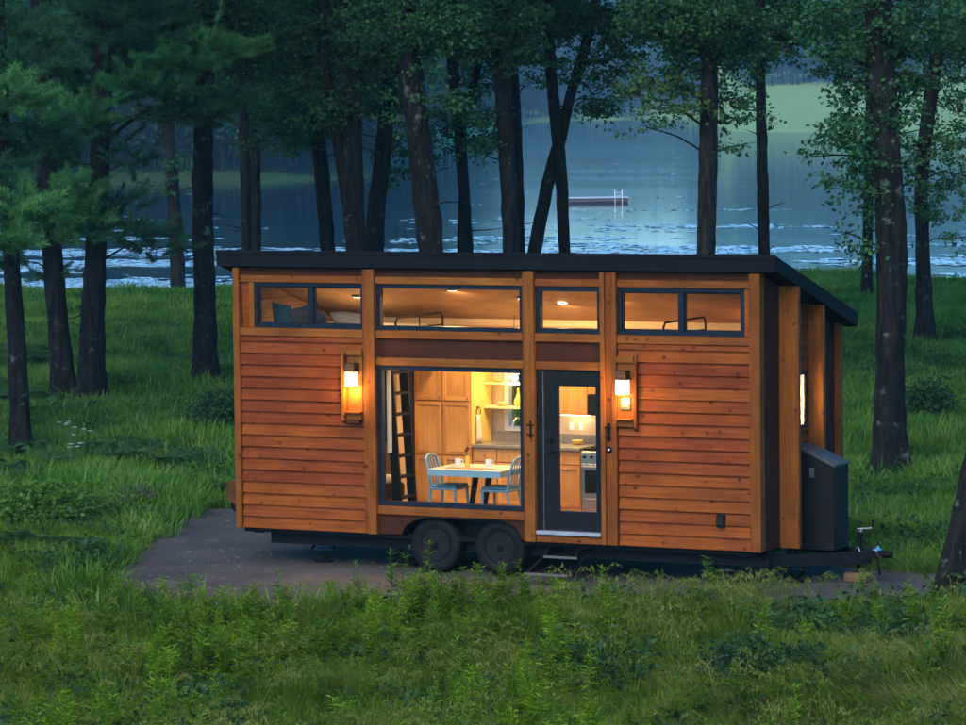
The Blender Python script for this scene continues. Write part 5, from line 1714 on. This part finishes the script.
# ------------------------------------------------------------------ scattering by geometry nodes
def scatter(name, P, rot, scl, idx, protos, label, cat):
    pm = bpy.data.meshes.new(name)
    pm.vertices.add(len(P))
    pm.vertices.foreach_set('co', np.ascontiguousarray(P, np.float32).ravel())
    for an, typ, key, val in (('rot', 'FLOAT_VECTOR', 'vector', rot), ('scl', 'FLOAT', 'value', scl), ('pick', 'INT', 'value', idx)):
        a = pm.attributes.new(an, typ, 'POINT')
        a.data.foreach_set(key, np.ascontiguousarray(val, np.int32 if typ == 'INT' else np.float32).ravel())
    o = link(name, pm)
    col = bpy.data.collections.new(name + '_kinds')
    for i, me in enumerate(protos):
        po = bpy.data.objects.new('%s_kind_%02d' % (name, i), me)
        col.objects.link(po)
    ng = bpy.data.node_groups.new(name, 'GeometryNodeTree')
    ng.interface.new_socket('Geometry', in_out='INPUT', socket_type='NodeSocketGeometry')
    ng.interface.new_socket('Geometry', in_out='OUTPUT', socket_type='NodeSocketGeometry')
    gi, go = ng.nodes.new('NodeGroupInput'), ng.nodes.new('NodeGroupOutput')
    iop = ng.nodes.new('GeometryNodeInstanceOnPoints')
    ci = ng.nodes.new('GeometryNodeCollectionInfo')
    ci.inputs['Collection'].default_value = col
    ci.inputs['Separate Children'].default_value = True
    ci.inputs['Reset Children'].default_value = True

    def na(nm, typ):
        n = ng.nodes.new('GeometryNodeInputNamedAttribute')
        n.data_type = typ
        n.inputs['Name'].default_value = nm
        return n.outputs['Attribute']
    ng.links.new(gi.outputs[0], iop.inputs['Points'])
    ng.links.new(ci.outputs[0], iop.inputs['Instance'])
    iop.inputs['Pick Instance'].default_value = True
    ng.links.new(na('pick', 'INT'), iop.inputs['Instance Index'])
    e2r = ng.nodes.new('FunctionNodeEulerToRotation')
    ng.links.new(na('rot', 'FLOAT_VECTOR'), e2r.inputs[0])
    ng.links.new(e2r.outputs[0], iop.inputs['Rotation'])
    ng.links.new(na('scl', 'FLOAT'), iop.inputs['Scale'])
    ng.links.new(iop.outputs[0], go.inputs[0])
    md = o.modifiers.new('scatter', 'NODES')
    md.node_group = ng
    tag(o, label, cat, kind='stuff')
    return o


def blades(n, h, spread, width, lean=0.35, mat='grass', direction=None, droop=0.5):
    """a tuft of curved blades, three segments each"""
    a = rng.uniform(0, 6.28, n)
    r = spread * np.sqrt(rng.uniform(0, 1, n))
    base = np.stack([r * np.cos(a), r * np.sin(a), np.full(n, -0.02)], 1)
    hh = h * rng.uniform(0.55, 1.15, n)
    az = a + rng.normal(0, 0.9, n)
    out = np.stack([np.cos(az), np.sin(az), 0 * az], 1)
    if direction is not None:
        out = unit(out * 0.45 + np.array(direction))
    ln = lean * rng.uniform(0.3, 1.5, n)
    side = np.stack([-np.sin(az), np.cos(az), 0 * az], 1)
    tw = rng.normal(0, 0.6, n)
    side = unit(side * np.cos(tw)[:, None] + out * np.sin(tw)[:, None])
    pts = []
    for t in (0, 0.4, 0.75, 1.0):
        z = hh * (t - droop * ln * t ** 2.2)
        x = hh * ln * t ** 1.7
        pts.append(base + out * x[:, None] + np.array([0, 0, 1]) * z[:, None])
    w = width * rng.uniform(0.7, 1.3, n)[:, None]
    V = np.stack([pts[0] - side * w * .4, pts[0] + side * w * .4, pts[1] - side * w * .5, pts[1] + side * w * .5, pts[2] - side * w * .33, pts[2] + side * w * .33, pts[3]], 1)
    b = np.arange(n)[:, None] * 7
    T = np.stack([b + q for q in ([0, 1, 3], [0, 3, 2], [2, 3, 5], [2, 5, 4], [4, 5, 6])], 1).reshape(-1, 3)
    tint = np.repeat(np.clip(rng.normal(0.5, 0.25, n), 0, 1), 5)
    return V.reshape(-1, 3), T, tint


def join(parts):
    Vs, Ts, ts, o = [], [], [], 0
    for V, T, t in parts:
        Vs.append(V); Ts.append(T + o); ts.append(t)
        o += len(V)
    return np.concatenate(Vs), np.concatenate(Ts), np.concatenate(ts)


def stems_arr(paths, w):
    """thin three-sided stems"""
    mb = MB()
    for p in paths:
        mb.tube(p, list(np.linspace(w, w * 0.4, len(p))), 3, caps=False)
    V = np.array(mb.v)
    Q = np.array(mb.f)
    T = np.concatenate([Q[:, [0, 1, 2]], Q[:, [0, 2, 3]]])
    return V, T, np.full(len(T), 0.35)


def weed(h, nst=3, pairs=13):
    parts, paths = [], []
    for s in range(nst):
        a = rng.uniform(0, 6.28)
        b0 = np.array([math.cos(a), math.sin(a), 0]) * rng.uniform(0, 0.07)
        hh = h * rng.uniform(0.65, 1.1)
        ln = np.array([rng.normal(0, 0.1), rng.normal(0, 0.1), 1.0])
        path = [b0 + ln * hh * t + np.array([0, 0, -0.02]) for t in (0, 0.35, 0.7, 1)]
        paths.append(path)
        m = pairs * 3
        t = np.sort(rng.uniform(0.1, 1.0, m)) ** 0.8
        c = b0 + ln * hh * t[:, None]
        an = np.arange(m) * 2.4 + rng.normal(0, 0.3, m)
        d = np.stack([np.cos(an), np.sin(an), rng.uniform(-0.15, 0.55, m) + 0.8 * (t - 0.5)], 1)
        L_ = (0.1 * (1 - 0.55 * t) + 0.02) * rng.uniform(0.8, 1.3, m) * (h / 0.6) ** 0.5
        V, T = leaf_arrays(c, d, np.tile([0, 0, 1.0], (m, 1)) + rng.normal(0, 0.25, (m, 3)), L_, L_ * 0.26, 0.2)
        parts.append((V, T, np.repeat(np.clip(rng.normal(0.45 + 0.25 * t, 0.15), 0, 1), 2)))
    parts.append(stems_arr(paths, 0.006))
    return join(parts)


def broad(h, n=34):
    a = rng.uniform(0, 6.28, n)
    el = rng.uniform(0.1, 1.3, n)
    d = np.stack([np.cos(a) * np.cos(el), np.sin(a) * np.cos(el), np.sin(el)], 1)
    c = d * rng.uniform(0.25, 1.0, (n, 1)) * h
    ld = unit(d * [1, 1, 0.2] + rng.normal(0, 0.3, (n, 3)))
    s = rng.uniform(0.05, 0.1, n) * (h / 0.3)
    V, T = leaf_arrays(c, ld, np.tile([0, 0, 1.0], (n, 1)) + rng.normal(0, 0.45, (n, 3)), s, s * 0.6, 0.15)
    paths = [[(0, 0, -0.02), tuple(c[i] * 0.5 + [0, 0, 0.02]), tuple(c[i])] for i in range(0, n, 2)]
    return join([(V, T, np.repeat(np.clip(rng.normal(0.5, 0.25, n), 0, 1), 2)), stems_arr(paths, 0.004)])


def fern(n=7, ln=0.5):
    parts, paths = [], []
    for k in range(n):
        a = k * 6.28 / n + rng.normal(0, 0.25)
        o = np.array([math.cos(a), math.sin(a), 0])
        t = np.linspace(0.12, 1, 16)
        c = o * (ln * t[:, None]) * 0.85 + np.array([0, 0, 1]) * (ln * (0.85 * t - 0.75 * t ** 2.2))[:, None]
        sd = np.array([-o[1], o[0], 0])
        paths.append([np.zeros(3), c[5], c[10], c[15]])
        for s in (-1, 1):
            d = np.tile(sd * s + o * 0.35, (16, 1)) + [0, 0, -0.15]
            L_ = 0.17 * np.sin(np.pi * (0.15 + 0.85 * t) ** 0.8) * ln / 0.5 + 0.015
            V, T = leaf_arrays(c, d, np.tile([0, 0, 1.0], (16, 1)), L_, L_ * 0.0 + 0.028, 0.05)
            parts.append((V, T, np.repeat(np.clip(rng.normal(0.5, 0.12, 16), 0, 1), 2)))
    parts.append(stems_arr(paths, 0.004))
    return join(parts)


def seedgrass(h):
    """tall grass with arching seed heads"""
    parts = [blades(16, h * 0.75, 0.06, 0.008, 0.5, droop=0.55)]
    paths = []
    for k in range(5):
        a = rng.uniform(0, 6.28)
        o = np.array([math.cos(a), math.sin(a), 0])
        p = [o * h * x + np.array([0, 0, h * z]) for x, z in ((0, 0), (0.08, 0.5), (0.2, 0.88), (0.36, 0.98), (0.5, 0.9))]
        paths.append(p)
        m = 16
        t = rng.uniform(0, 1, m)
        c = p[2] + (p[3] - p[2]) * (t * 2).clip(0, 1)[:, None] + (p[4] - p[3]) * (t * 2 - 1).clip(0, 1)[:, None]
        V, T = leaf_arrays(c, rng.normal(0, 0.5, (m, 3)) + o * 0.5 + [0, 0, -0.7], np.tile([0, 0, 1.0], (m, 1)), np.full(m, 0.035), np.full(m, 0.008))
        parts.append((V, T, np.full(2 * m, 0.98)))
    parts.append(stems_arr(paths, 0.0035))
    return join(parts)


def P_(name, arr, mat):
    return np_mesh(name, arr[0], arr[1], arr[2], mat)


def mat_pick(nkind, n):
    return rng.integers(0, nkind, n)


def field(x0, x1, y0, y1, dens):
    n = int((x1 - x0) * (y1 - y0) * dens)
    return rng.uniform(x0, x1, n), rng.uniform(y0, y1, n)


def photo_xy(x, y, z=0.0):
    """where a ground point shows in the photograph (used only to plan where each kind of plant grows)"""
    d = np.stack([x - CAM[0], y - CAM[1], np.full_like(x, z - CAM[2])], -1)
    zz = d @ _F
    return 483 + F_PX * (d @ _R) / zz, 362.5 - F_PX * (d @ _U) / zz, zz


def wedge(n, z0, z1, half=0.15):
    """random ground points in the wedge seen by the camera and a bit beside it, between two depths"""
    zz = np.sqrt(rng.uniform(z0 ** 2, z1 ** 2, n))
    s = rng.uniform(-half, half, n)
    return CAM[0] + zz * (FWD[0] + RGT[0] * s), CAM[1] + zz * (FWD[1] + RGT[1] * s)


def pad_gap(x, y, m=0.0):
    """True where the drive lies (outline moved out by m metres, roughly)"""
    c = PAD.mean(0)
    Q = c + (PAD - c) * (1 + m / np.linalg.norm(PAD - c, axis=1, keepdims=True))
    return in_poly(x, y, Q)


def edge_fac(x, y):
    """plants stay low right beside the drive"""
    return np.where(pad_gap(x, y, 0.35), 0.4, np.where(pad_gap(x, y, 0.8), 0.62, np.where(pad_gap(x, y, 1.3), 0.85, 1.0)))


def place(name, x, y, smin, smax, protos, label, cat, tilt=0.12, yaw=None, sink=0.0, big=None):
    n = len(x)
    rot = np.stack([rng.normal(0, tilt, n), rng.normal(0, tilt, n), rng.uniform(0, 6.28, n) if yaw is None else yaw + rng.normal(0, 0.5, n)], 1)
    s = rng.uniform(smin, smax, n)
    if big is not None:
        s = s * big
    return scatter(name, np.stack([x, y, ground_z(x, y) - sink], 1), rot, s, mat_pick(len(protos), n), protos, label, cat)


# ---- foreground
gr = [P_('grass_tuft', blades(34, 0.36, 0.13, 0.008, 0.5), 'grass') for _ in range(5)]
x, y = wedge(52000, 28.5, 51, 0.165)
k = ~pad_gap(x, y, -0.05)
px, py, zz = photo_xy(x, y)
x, y, px, py = x[k], y[k], px[k], py[k]
hfac = 0.75 + 0.35 * wob(x, y, 1.3, 0.4) - 0.3 * smooth(640, 760, px) * smooth(600, 640, py)
place('grass', x, y, 0.75, 1.25, gr, 'short green meadow grass growing round the drive and in front of it', 'grass', big=np.clip(hfac, 0.35, 1.3) * edge_fac(x, y))

x, y = wedge(15000, 28.5, 47, 0.16)
px, py, zz = photo_xy(x, y)
strip = smooth(655, 612, py) * smooth(610, 560, px) * smooth(120, 160, px)
dens = 0.42 * strip * smooth(-0.5, 0.4, wob(x, y, 0.7, 1.2)) + 0.2 * smooth(640, 560, px) * smooth(0.15, 0.6, wob(x, y, 1.1, 2.2)) + 0.03
dens = np.where(px > 620, 0.02 + 0.08 * smooth(0.3, 0.8, wob(x, y, 1.0, 3.0)), dens)
dens += 0.3 * smooth(130, 40, px) * (py < 560) * (py > 455)
k = (rng.uniform(0, 1, len(x)) < dens) & ~pad_gap(x, y, 0.0) & ((y < -0.9) | (px < 200))
x, y, px = x[k], y[k], px[k]
wd = [P_('weed', weed(0.55, rng.integers(2, 4)), 'weed') for _ in range(7)]
place('weeds', x, y, 0.45, 1.35, wd, 'tall bright green leafy weeds crowding along the front edge of the drive', 'weeds', big=0.3 + 0.7 * edge_fac(x, y))

x, y = wedge(5200, 28.5, 50, 0.16)
px, py, zz = photo_xy(x, y)
k = (wob(x, y, 0.8, 5.0) > 0.05) & ~pad_gap(x, y, 0.15)
x, y = x[k], y[k]
bl = [P_('broad_leaf_plant', broad(0.28), 'broad') for _ in range(5)]
place('broad_leaf_undergrowth', x, y, 0.7, 1.5, bl, 'low dark broad leaved plants scattered through the meadow grass', 'undergrowth')

# tall seeding grass under the trailer's nearer half and on the bank
x, y = wedge(8500, 28.5, 46, 0.15)
px, py, zz = photo_xy(x, y)
dens = smooth(600, 640, px) * smooth(800, 740, px) * smooth(665, 610, py) * 0.5 + 0.05 + 0.5 * smooth(0.2, 0.7, wob(x, y, 1.4, 6.1)) * (py > 615)
k = (rng.uniform(0, 1, len(x)) < dens) & ~pad_gap(x, y, -0.1) & ((y < -0.85) | (px < 200))
sg = [P_('seeding_grass', seedgrass(0.62), 'tallgrass') for _ in range(5)]
place('seeding_grass', x[k], y[k], 0.6, 1.15, sg, 'tall arching grass with seed heads standing before the trailer near the step', 'grass', big=0.1 + 0.85 * edge_fac(x[k], y[k]))

# matted grass lying over at the lower corner
x, y = wedge(15000, 28.5, 40, 0.16)
px, py, zz = photo_xy(x, y)
dens = smooth(650, 760, px) * smooth(600, 650, py) + 0.04
k = (rng.uniform(0, 1, len(x)) < dens) & ~pad_gap(x, y, 0.1)
x, y = x[k], y[k]
mg = [P_('lying_grass', blades(30, 0.62, 0.12, 0.006, 1.25, direction=(1.0, 0.2, 0), droop=0.62), 'matgrass') for _ in range(4)]
place('lying_grass', x, y, 0.55, 1.0, mg, 'fine pale grass lying over in waves at the lower corner', 'grass', yaw=2.6 + 1.6 * wob(x, y, 2.2, 0.8), tilt=0.06)

# ferns
x, y = wedge(700, 28.5, 45, 0.15)
px, py, zz = photo_xy(x, y)
k = ((px < 330) & (py > 640) & (wob(x, y, 0.9, 7.0) > 0.1) | (rng.uniform(0, 1, len(x)) < 0.02)) & ~pad_gap(x, y, 0.3)
fe = [P_('fern', fern(), 'fernm') for _ in range(3)]
place('ferns', x[k], y[k], 0.6, 1.0, fe, 'pale green ferns in the lower corner among the weeds', 'ferns', sink=-0.12)

# loose stones on the drive
def pebble():
    bm = bmesh.new()
    bmesh.ops.create_icosphere(bm, subdivisions=1, radius=0.016)
    for v in bm.verts:
        v.co = Vector((v.co.x * random.uniform(0.7, 1.4), v.co.y * random.uniform(0.7, 1.3), v.co.z * random.uniform(0.4, 0.8)))
    me = bpy.data.meshes.new('pebble')
    bm.to_mesh(me)
    bm.free()
    me.materials.append(M['pebble'])
    return me


M['pebble'] = mat_plain('loose_stone', (0.11, 0.105, 0.1), 0.85, vary=0.5, scale=30)
x, y = field(-4.5, 12, -3.4, 6, 22)
k = pad_gap(x, y, -0.05) & (wob(x, y, 0.8, 2.0) > -0.35)
scatter('gravel', np.stack([x[k], y[k], np.full(k.sum(), 0.004)], 1), rng.uniform(0, 6.28, (k.sum(), 3)) * [0, 0, 1], rng.uniform(0.4, 1.3, k.sum()) ** 2, mat_pick(4, k.sum()), [pebble() for _ in range(4)], 'small loose grey stones scattered over the drive', 'gravel')

# ---- behind the house, down to the lake
md_ = [P_('meadow_tuft', blades(34, 0.34, 0.22, 0.012, 0.7), 'meadow') for _ in range(5)]
x, y = wedge(62000, 44, 121, 0.165)
px, py, zz = photo_xy(x, y)
k = ~pad_gap(x, y, 0.0) & (ground_z(x, y) > LAKE_Z - 0.1)
place('meadow_grass', x[k], y[k], 0.6, 1.3, md_, 'soft green meadow grass between the house and the lake', 'grass', big=np.clip(1 + 0.5 * wob(x[k], y[k], 2.2, 1.0), 0.5, 1.6))
x, y = wedge(9000, 45, 110, 0.16)
k = (wob(x, y, 2.6, 4.0) > 0.1) & ~pad_gap(x, y, 0.4) & (ground_z(x, y) > LAKE_Z + 0.1)
bl2 = [P_('ground_plant', broad(0.4, 26), 'broad') for _ in range(4)]
place('ground_cover', x[k], y[k], 0.5, 0.95, bl2, 'low leafy ground cover in patches under the trees behind the house', 'undergrowth')
x, y = wedge(2500, 47, 90, 0.16)
px, py, zz = photo_xy(x, y)
k = (wob(x, y, 2.0, 9.0) > 0.2) & ~pad_gap(x, y, 0.5) & (px < 520)
place('woodland_ferns', x[k], y[k], 0.7, 1.3, fe, 'ferns growing among the trunks of the pines', 'ferns', sink=-0.1)


# ---- single plants one can pick out
def plant(name, arr, mat, px, py, scale, label, cat='plant', group=None):
    p = on_z(px, py, 0.0)
    o = link(name, P_(name, arr, mat), None, (p[0], p[1], float(ground_z(p[0], p[1]))))
    o.scale = (scale,) * 3
    o.rotation_euler = (0, 0, rng.uniform(0, 6.28))
    return tag(o, label, cat, group)


M['weed1'] = mat_leaf('single_weed_leaf', (0.05, 0.12, 0.015), (0.14, 0.27, 0.035), 0.4)
M['broad1'] = mat_leaf('single_broad_leaf', (0.02, 0.06, 0.02), (0.055, 0.13, 0.04), 0.4)
for i, (px, py, s, lab) in enumerate([(280, 612, 1.25, 'tallest weed standing alone before the far half of the trailer'), (430, 612, 1.35, 'tall weed whose top overlaps the rear trailer wheel'),
                                      (395, 606, 1.2, 'tall weed just behind the rear wheel, bright tipped'), (362, 605, 0.95, 'small weed on the drive edge under the stabiliser jack'),
                                      (190, 600, 1.2, 'tall weed cluster at the far corner of the drive'), (710, 610, 1.1, 'tall weed in front of the siding beyond the door step')]):
    plant('weed_plant', weed(0.62, 3), 'weed1', px, py, s, lab, 'weed', 'tall weeds before the trailer')


def shrub(px, py, r, h, mat, label, n=1500, size=0.07):
    p = on_z(px, py, 0.0)
    g = float(ground_z(p[0], p[1]))
    t = thing('shrub', label, 'shrub', (p[0], p[1], g))
    cs = [np.array([p[0], p[1], g + h * 0.5])] + [np.array([p[0] + rng.normal(0, r * 0.5), p[1] + rng.normal(0, r * 0.5), g + h * rng.uniform(0.3, 0.75)]) for _ in range(5)]
    rs = [np.array([r, r, h * 0.5])] + [np.array([r, r, h]) * rng.uniform(0.25, 0.45) for _ in range(5)]
    V, T, tn = leaf_cloud(cs, rs, [n] + [n * 0.25] * 5, size, clump=9)
    V[:, 2] = np.maximum(V[:, 2], g)
    o3 = np.array([p[0], p[1], g])
    link('foliage', np_mesh('foliage', V - o3, T, tn, mat), t, tuple(o3))
    mb = MB()
    for _ in range(9):
        e = np.array([rng.normal(0, r * 0.5), rng.normal(0, r * 0.5), h * rng.uniform(0.5, 0.9)])
        mb.tube([o3 + [0, 0, -0.03], o3 + e * 0.5 + rng.normal(0, 0.03, 3), o3 + e], [0.012, 0.008, 0.003], 4)
    obj('stem', mb, 'bark', t)


shrub(922, 425, 0.42, 0.75, 'broad1', 'dark round shrub in the grass beyond the large trunk', 1300, 0.08)
shrub(25, 530, 0.75, 0.6, 'weed1', 'bright leafy bush at the picture edge below the leaning pine', 2600)
shrub(70, 520, 0.45, 0.45, 'weed1', 'small leafy bush between the leaning pine and the drive', 1500)
shrub(140, 512, 0.35, 0.4, 'greyplant', 'grey dry bush by the far edge of the drive', 420, 0.04)
shrub(455, 728, 0.35, 0.32, 'greyplant', 'grey withered tuft at the bottom edge among green weeds', 700, 0.05)
shrub(225, 440, 0.6, 0.8, 'broad1', 'dull green bush beside the far end wall of the house', 1500, 0.08)
shrub(755, 660, 0.5, 0.45, 'broad1', 'dark leafy clump in the grass before the corner of the house', 1500, 0.06)

# white daisies below the leaning pine
for i, (px, py, lab) in enumerate([(66, 455, 'white flower cluster nearest the leaning pine'), (80, 462, 'white flower cluster furthest from the leaning pine'), (74, 480, 'white flower cluster lowest of the three')]):
    p = on_z(px, py, 0.0)
    g = float(ground_z(p[0], p[1]))
    t = thing('flower', lab, 'flower', (p[0], p[1], g), 'white flowers in the grass by the pines')
    for j in range(4):
        q = np.array([p[0] + rng.normal(0, 0.09), p[1] + rng.normal(0, 0.1), g + rng.uniform(0.42, 0.62)])
        obj('stem', MB().tube([(q[0], q[1], g - 0.02), tuple(q)], 0.005, 4), 'stemgreen', t)
        mb = MB()
        for a in np.linspace(0, 6.28, 9)[:-1]:
            d = np.array([math.cos(a), math.sin(a), 0.15])
            s = np.array([-math.sin(a), math.cos(a), 0])
            mb.poly([q, q + d * 0.035 + s * 0.014, q + d * 0.055, q + d * 0.035 - s * 0.014], [(0, 1, 2, 3)])
        obj('blossom', mb, 'daisy', t)


# ------------------------------------------------------------------ far wooded shore
def far_tree(h, r, n, size, conifer=False):
    if conifer:
        z = rng.uniform(0.12, 1, n) ** 0.9
        a = rng.uniform(0, 6.28, n)
        rr = r * (1.02 - z) * rng.uniform(0.3, 1, n) ** 0.5
        c = np.stack([rr * np.cos(a), rr * np.sin(a), z * h], 1)
        d = np.stack([np.cos(a), np.sin(a), np.full(n, -0.25)], 1)
        V, T = leaf_arrays(c, d + rng.normal(0, 0.3, (n, 3)), np.tile([0, 0, 1.0], (n, 1)) + rng.normal(0, 0.5, (n, 3)), np.full(n, size), np.full(n, size * 0.6))
        tn = np.repeat(np.clip(rng.normal(0.35, 0.2, n), 0, 1), 2)
    else:
        cs = [np.array([rng.normal(0, r * 0.45), rng.normal(0, r * 0.45), h * rng.uniform(0.4, 0.85)]) for _ in range(7)]
        rs = [np.array([r, r, h * 0.25]) * rng.uniform(0.5, 0.8) for _ in range(7)]
        V, T, tn = leaf_cloud(cs, rs, [n / 7] * 7, size, clump=8)
    tr = stems_arr([[(0, 0, -1), (0.1, 0, h * 0.5), (0, 0, h * 0.8)]], 0.22)
    return join([(V, T, tn), (tr[0], tr[1], np.zeros(len(tr[1])))])


ft = [P_('far_tree', far_tree(13, 3.6, 1500, 0.55), 'forest') for _ in range(4)] + [P_('far_tree', far_tree(15, 3.0, 1300, 0.6, True), 'forest') for _ in range(2)]
n = 9000
a = rng.uniform(-0.5, 0.5, n)
pxa = 483 + F_PX * np.tan(a)
far = np.interp(pxa, _FX, _FR) + 12 * np.sin(a * 40)
rise = rng.uniform(0, 1, n) ** 1.4 * np.where(far > 700, 900, 260) + 9
rise = np.where((pxa > 715) & (pxa < 1080), rise + 265, rise)
r = far + rise
x = CAM[0] + r * (np.cos(a) * FWD[0] + np.sin(a) * RGT[0])
y = CAM[1] + r * (np.cos(a) * FWD[1] + np.sin(a) * RGT[1])
z = ground_z(x, y)
rot = np.stack([0 * a, 0 * a, rng.uniform(0, 6.28, n)], 1)
scatter('distant_forest', np.stack([x, y, z - 0.2], 1), rot, rng.uniform(0.75, 1.4, n), mat_pick(6, n), ft, 'dark wooded hillside across the lake, hazy and seen between the trunks', 'forest')

# ------------------------------------------------------------------ evening haze over the lake
def make_haze():
    m = bpy.data.materials.new('evening_haze')
    m.use_nodes = True
    nt = m.node_tree
    nt.nodes.remove(nt.nodes['Principled BSDF'])
    pv = nt.nodes.new('ShaderNodeVolumePrincipled')
    pv.inputs['Color'].default_value = (0.42, 0.76, 1.0, 1)
    pv.inputs['Density'].default_value = HAZE
    pv.inputs['Anisotropy'].default_value = 0.0
    L(nt, pv.outputs[0], nt.nodes['Material Output'].inputs['Volume'])
    o = obj('haze', MB().box(-6200, 6200, -6200, 6200, -6.5, 135), m)
    o['kind'] = 'stuff'
    o['label'] = 'thin blue evening haze lying over the lake and the far shore'
    o['category'] = 'haze'


HAZE = 0.00023
make_haze()
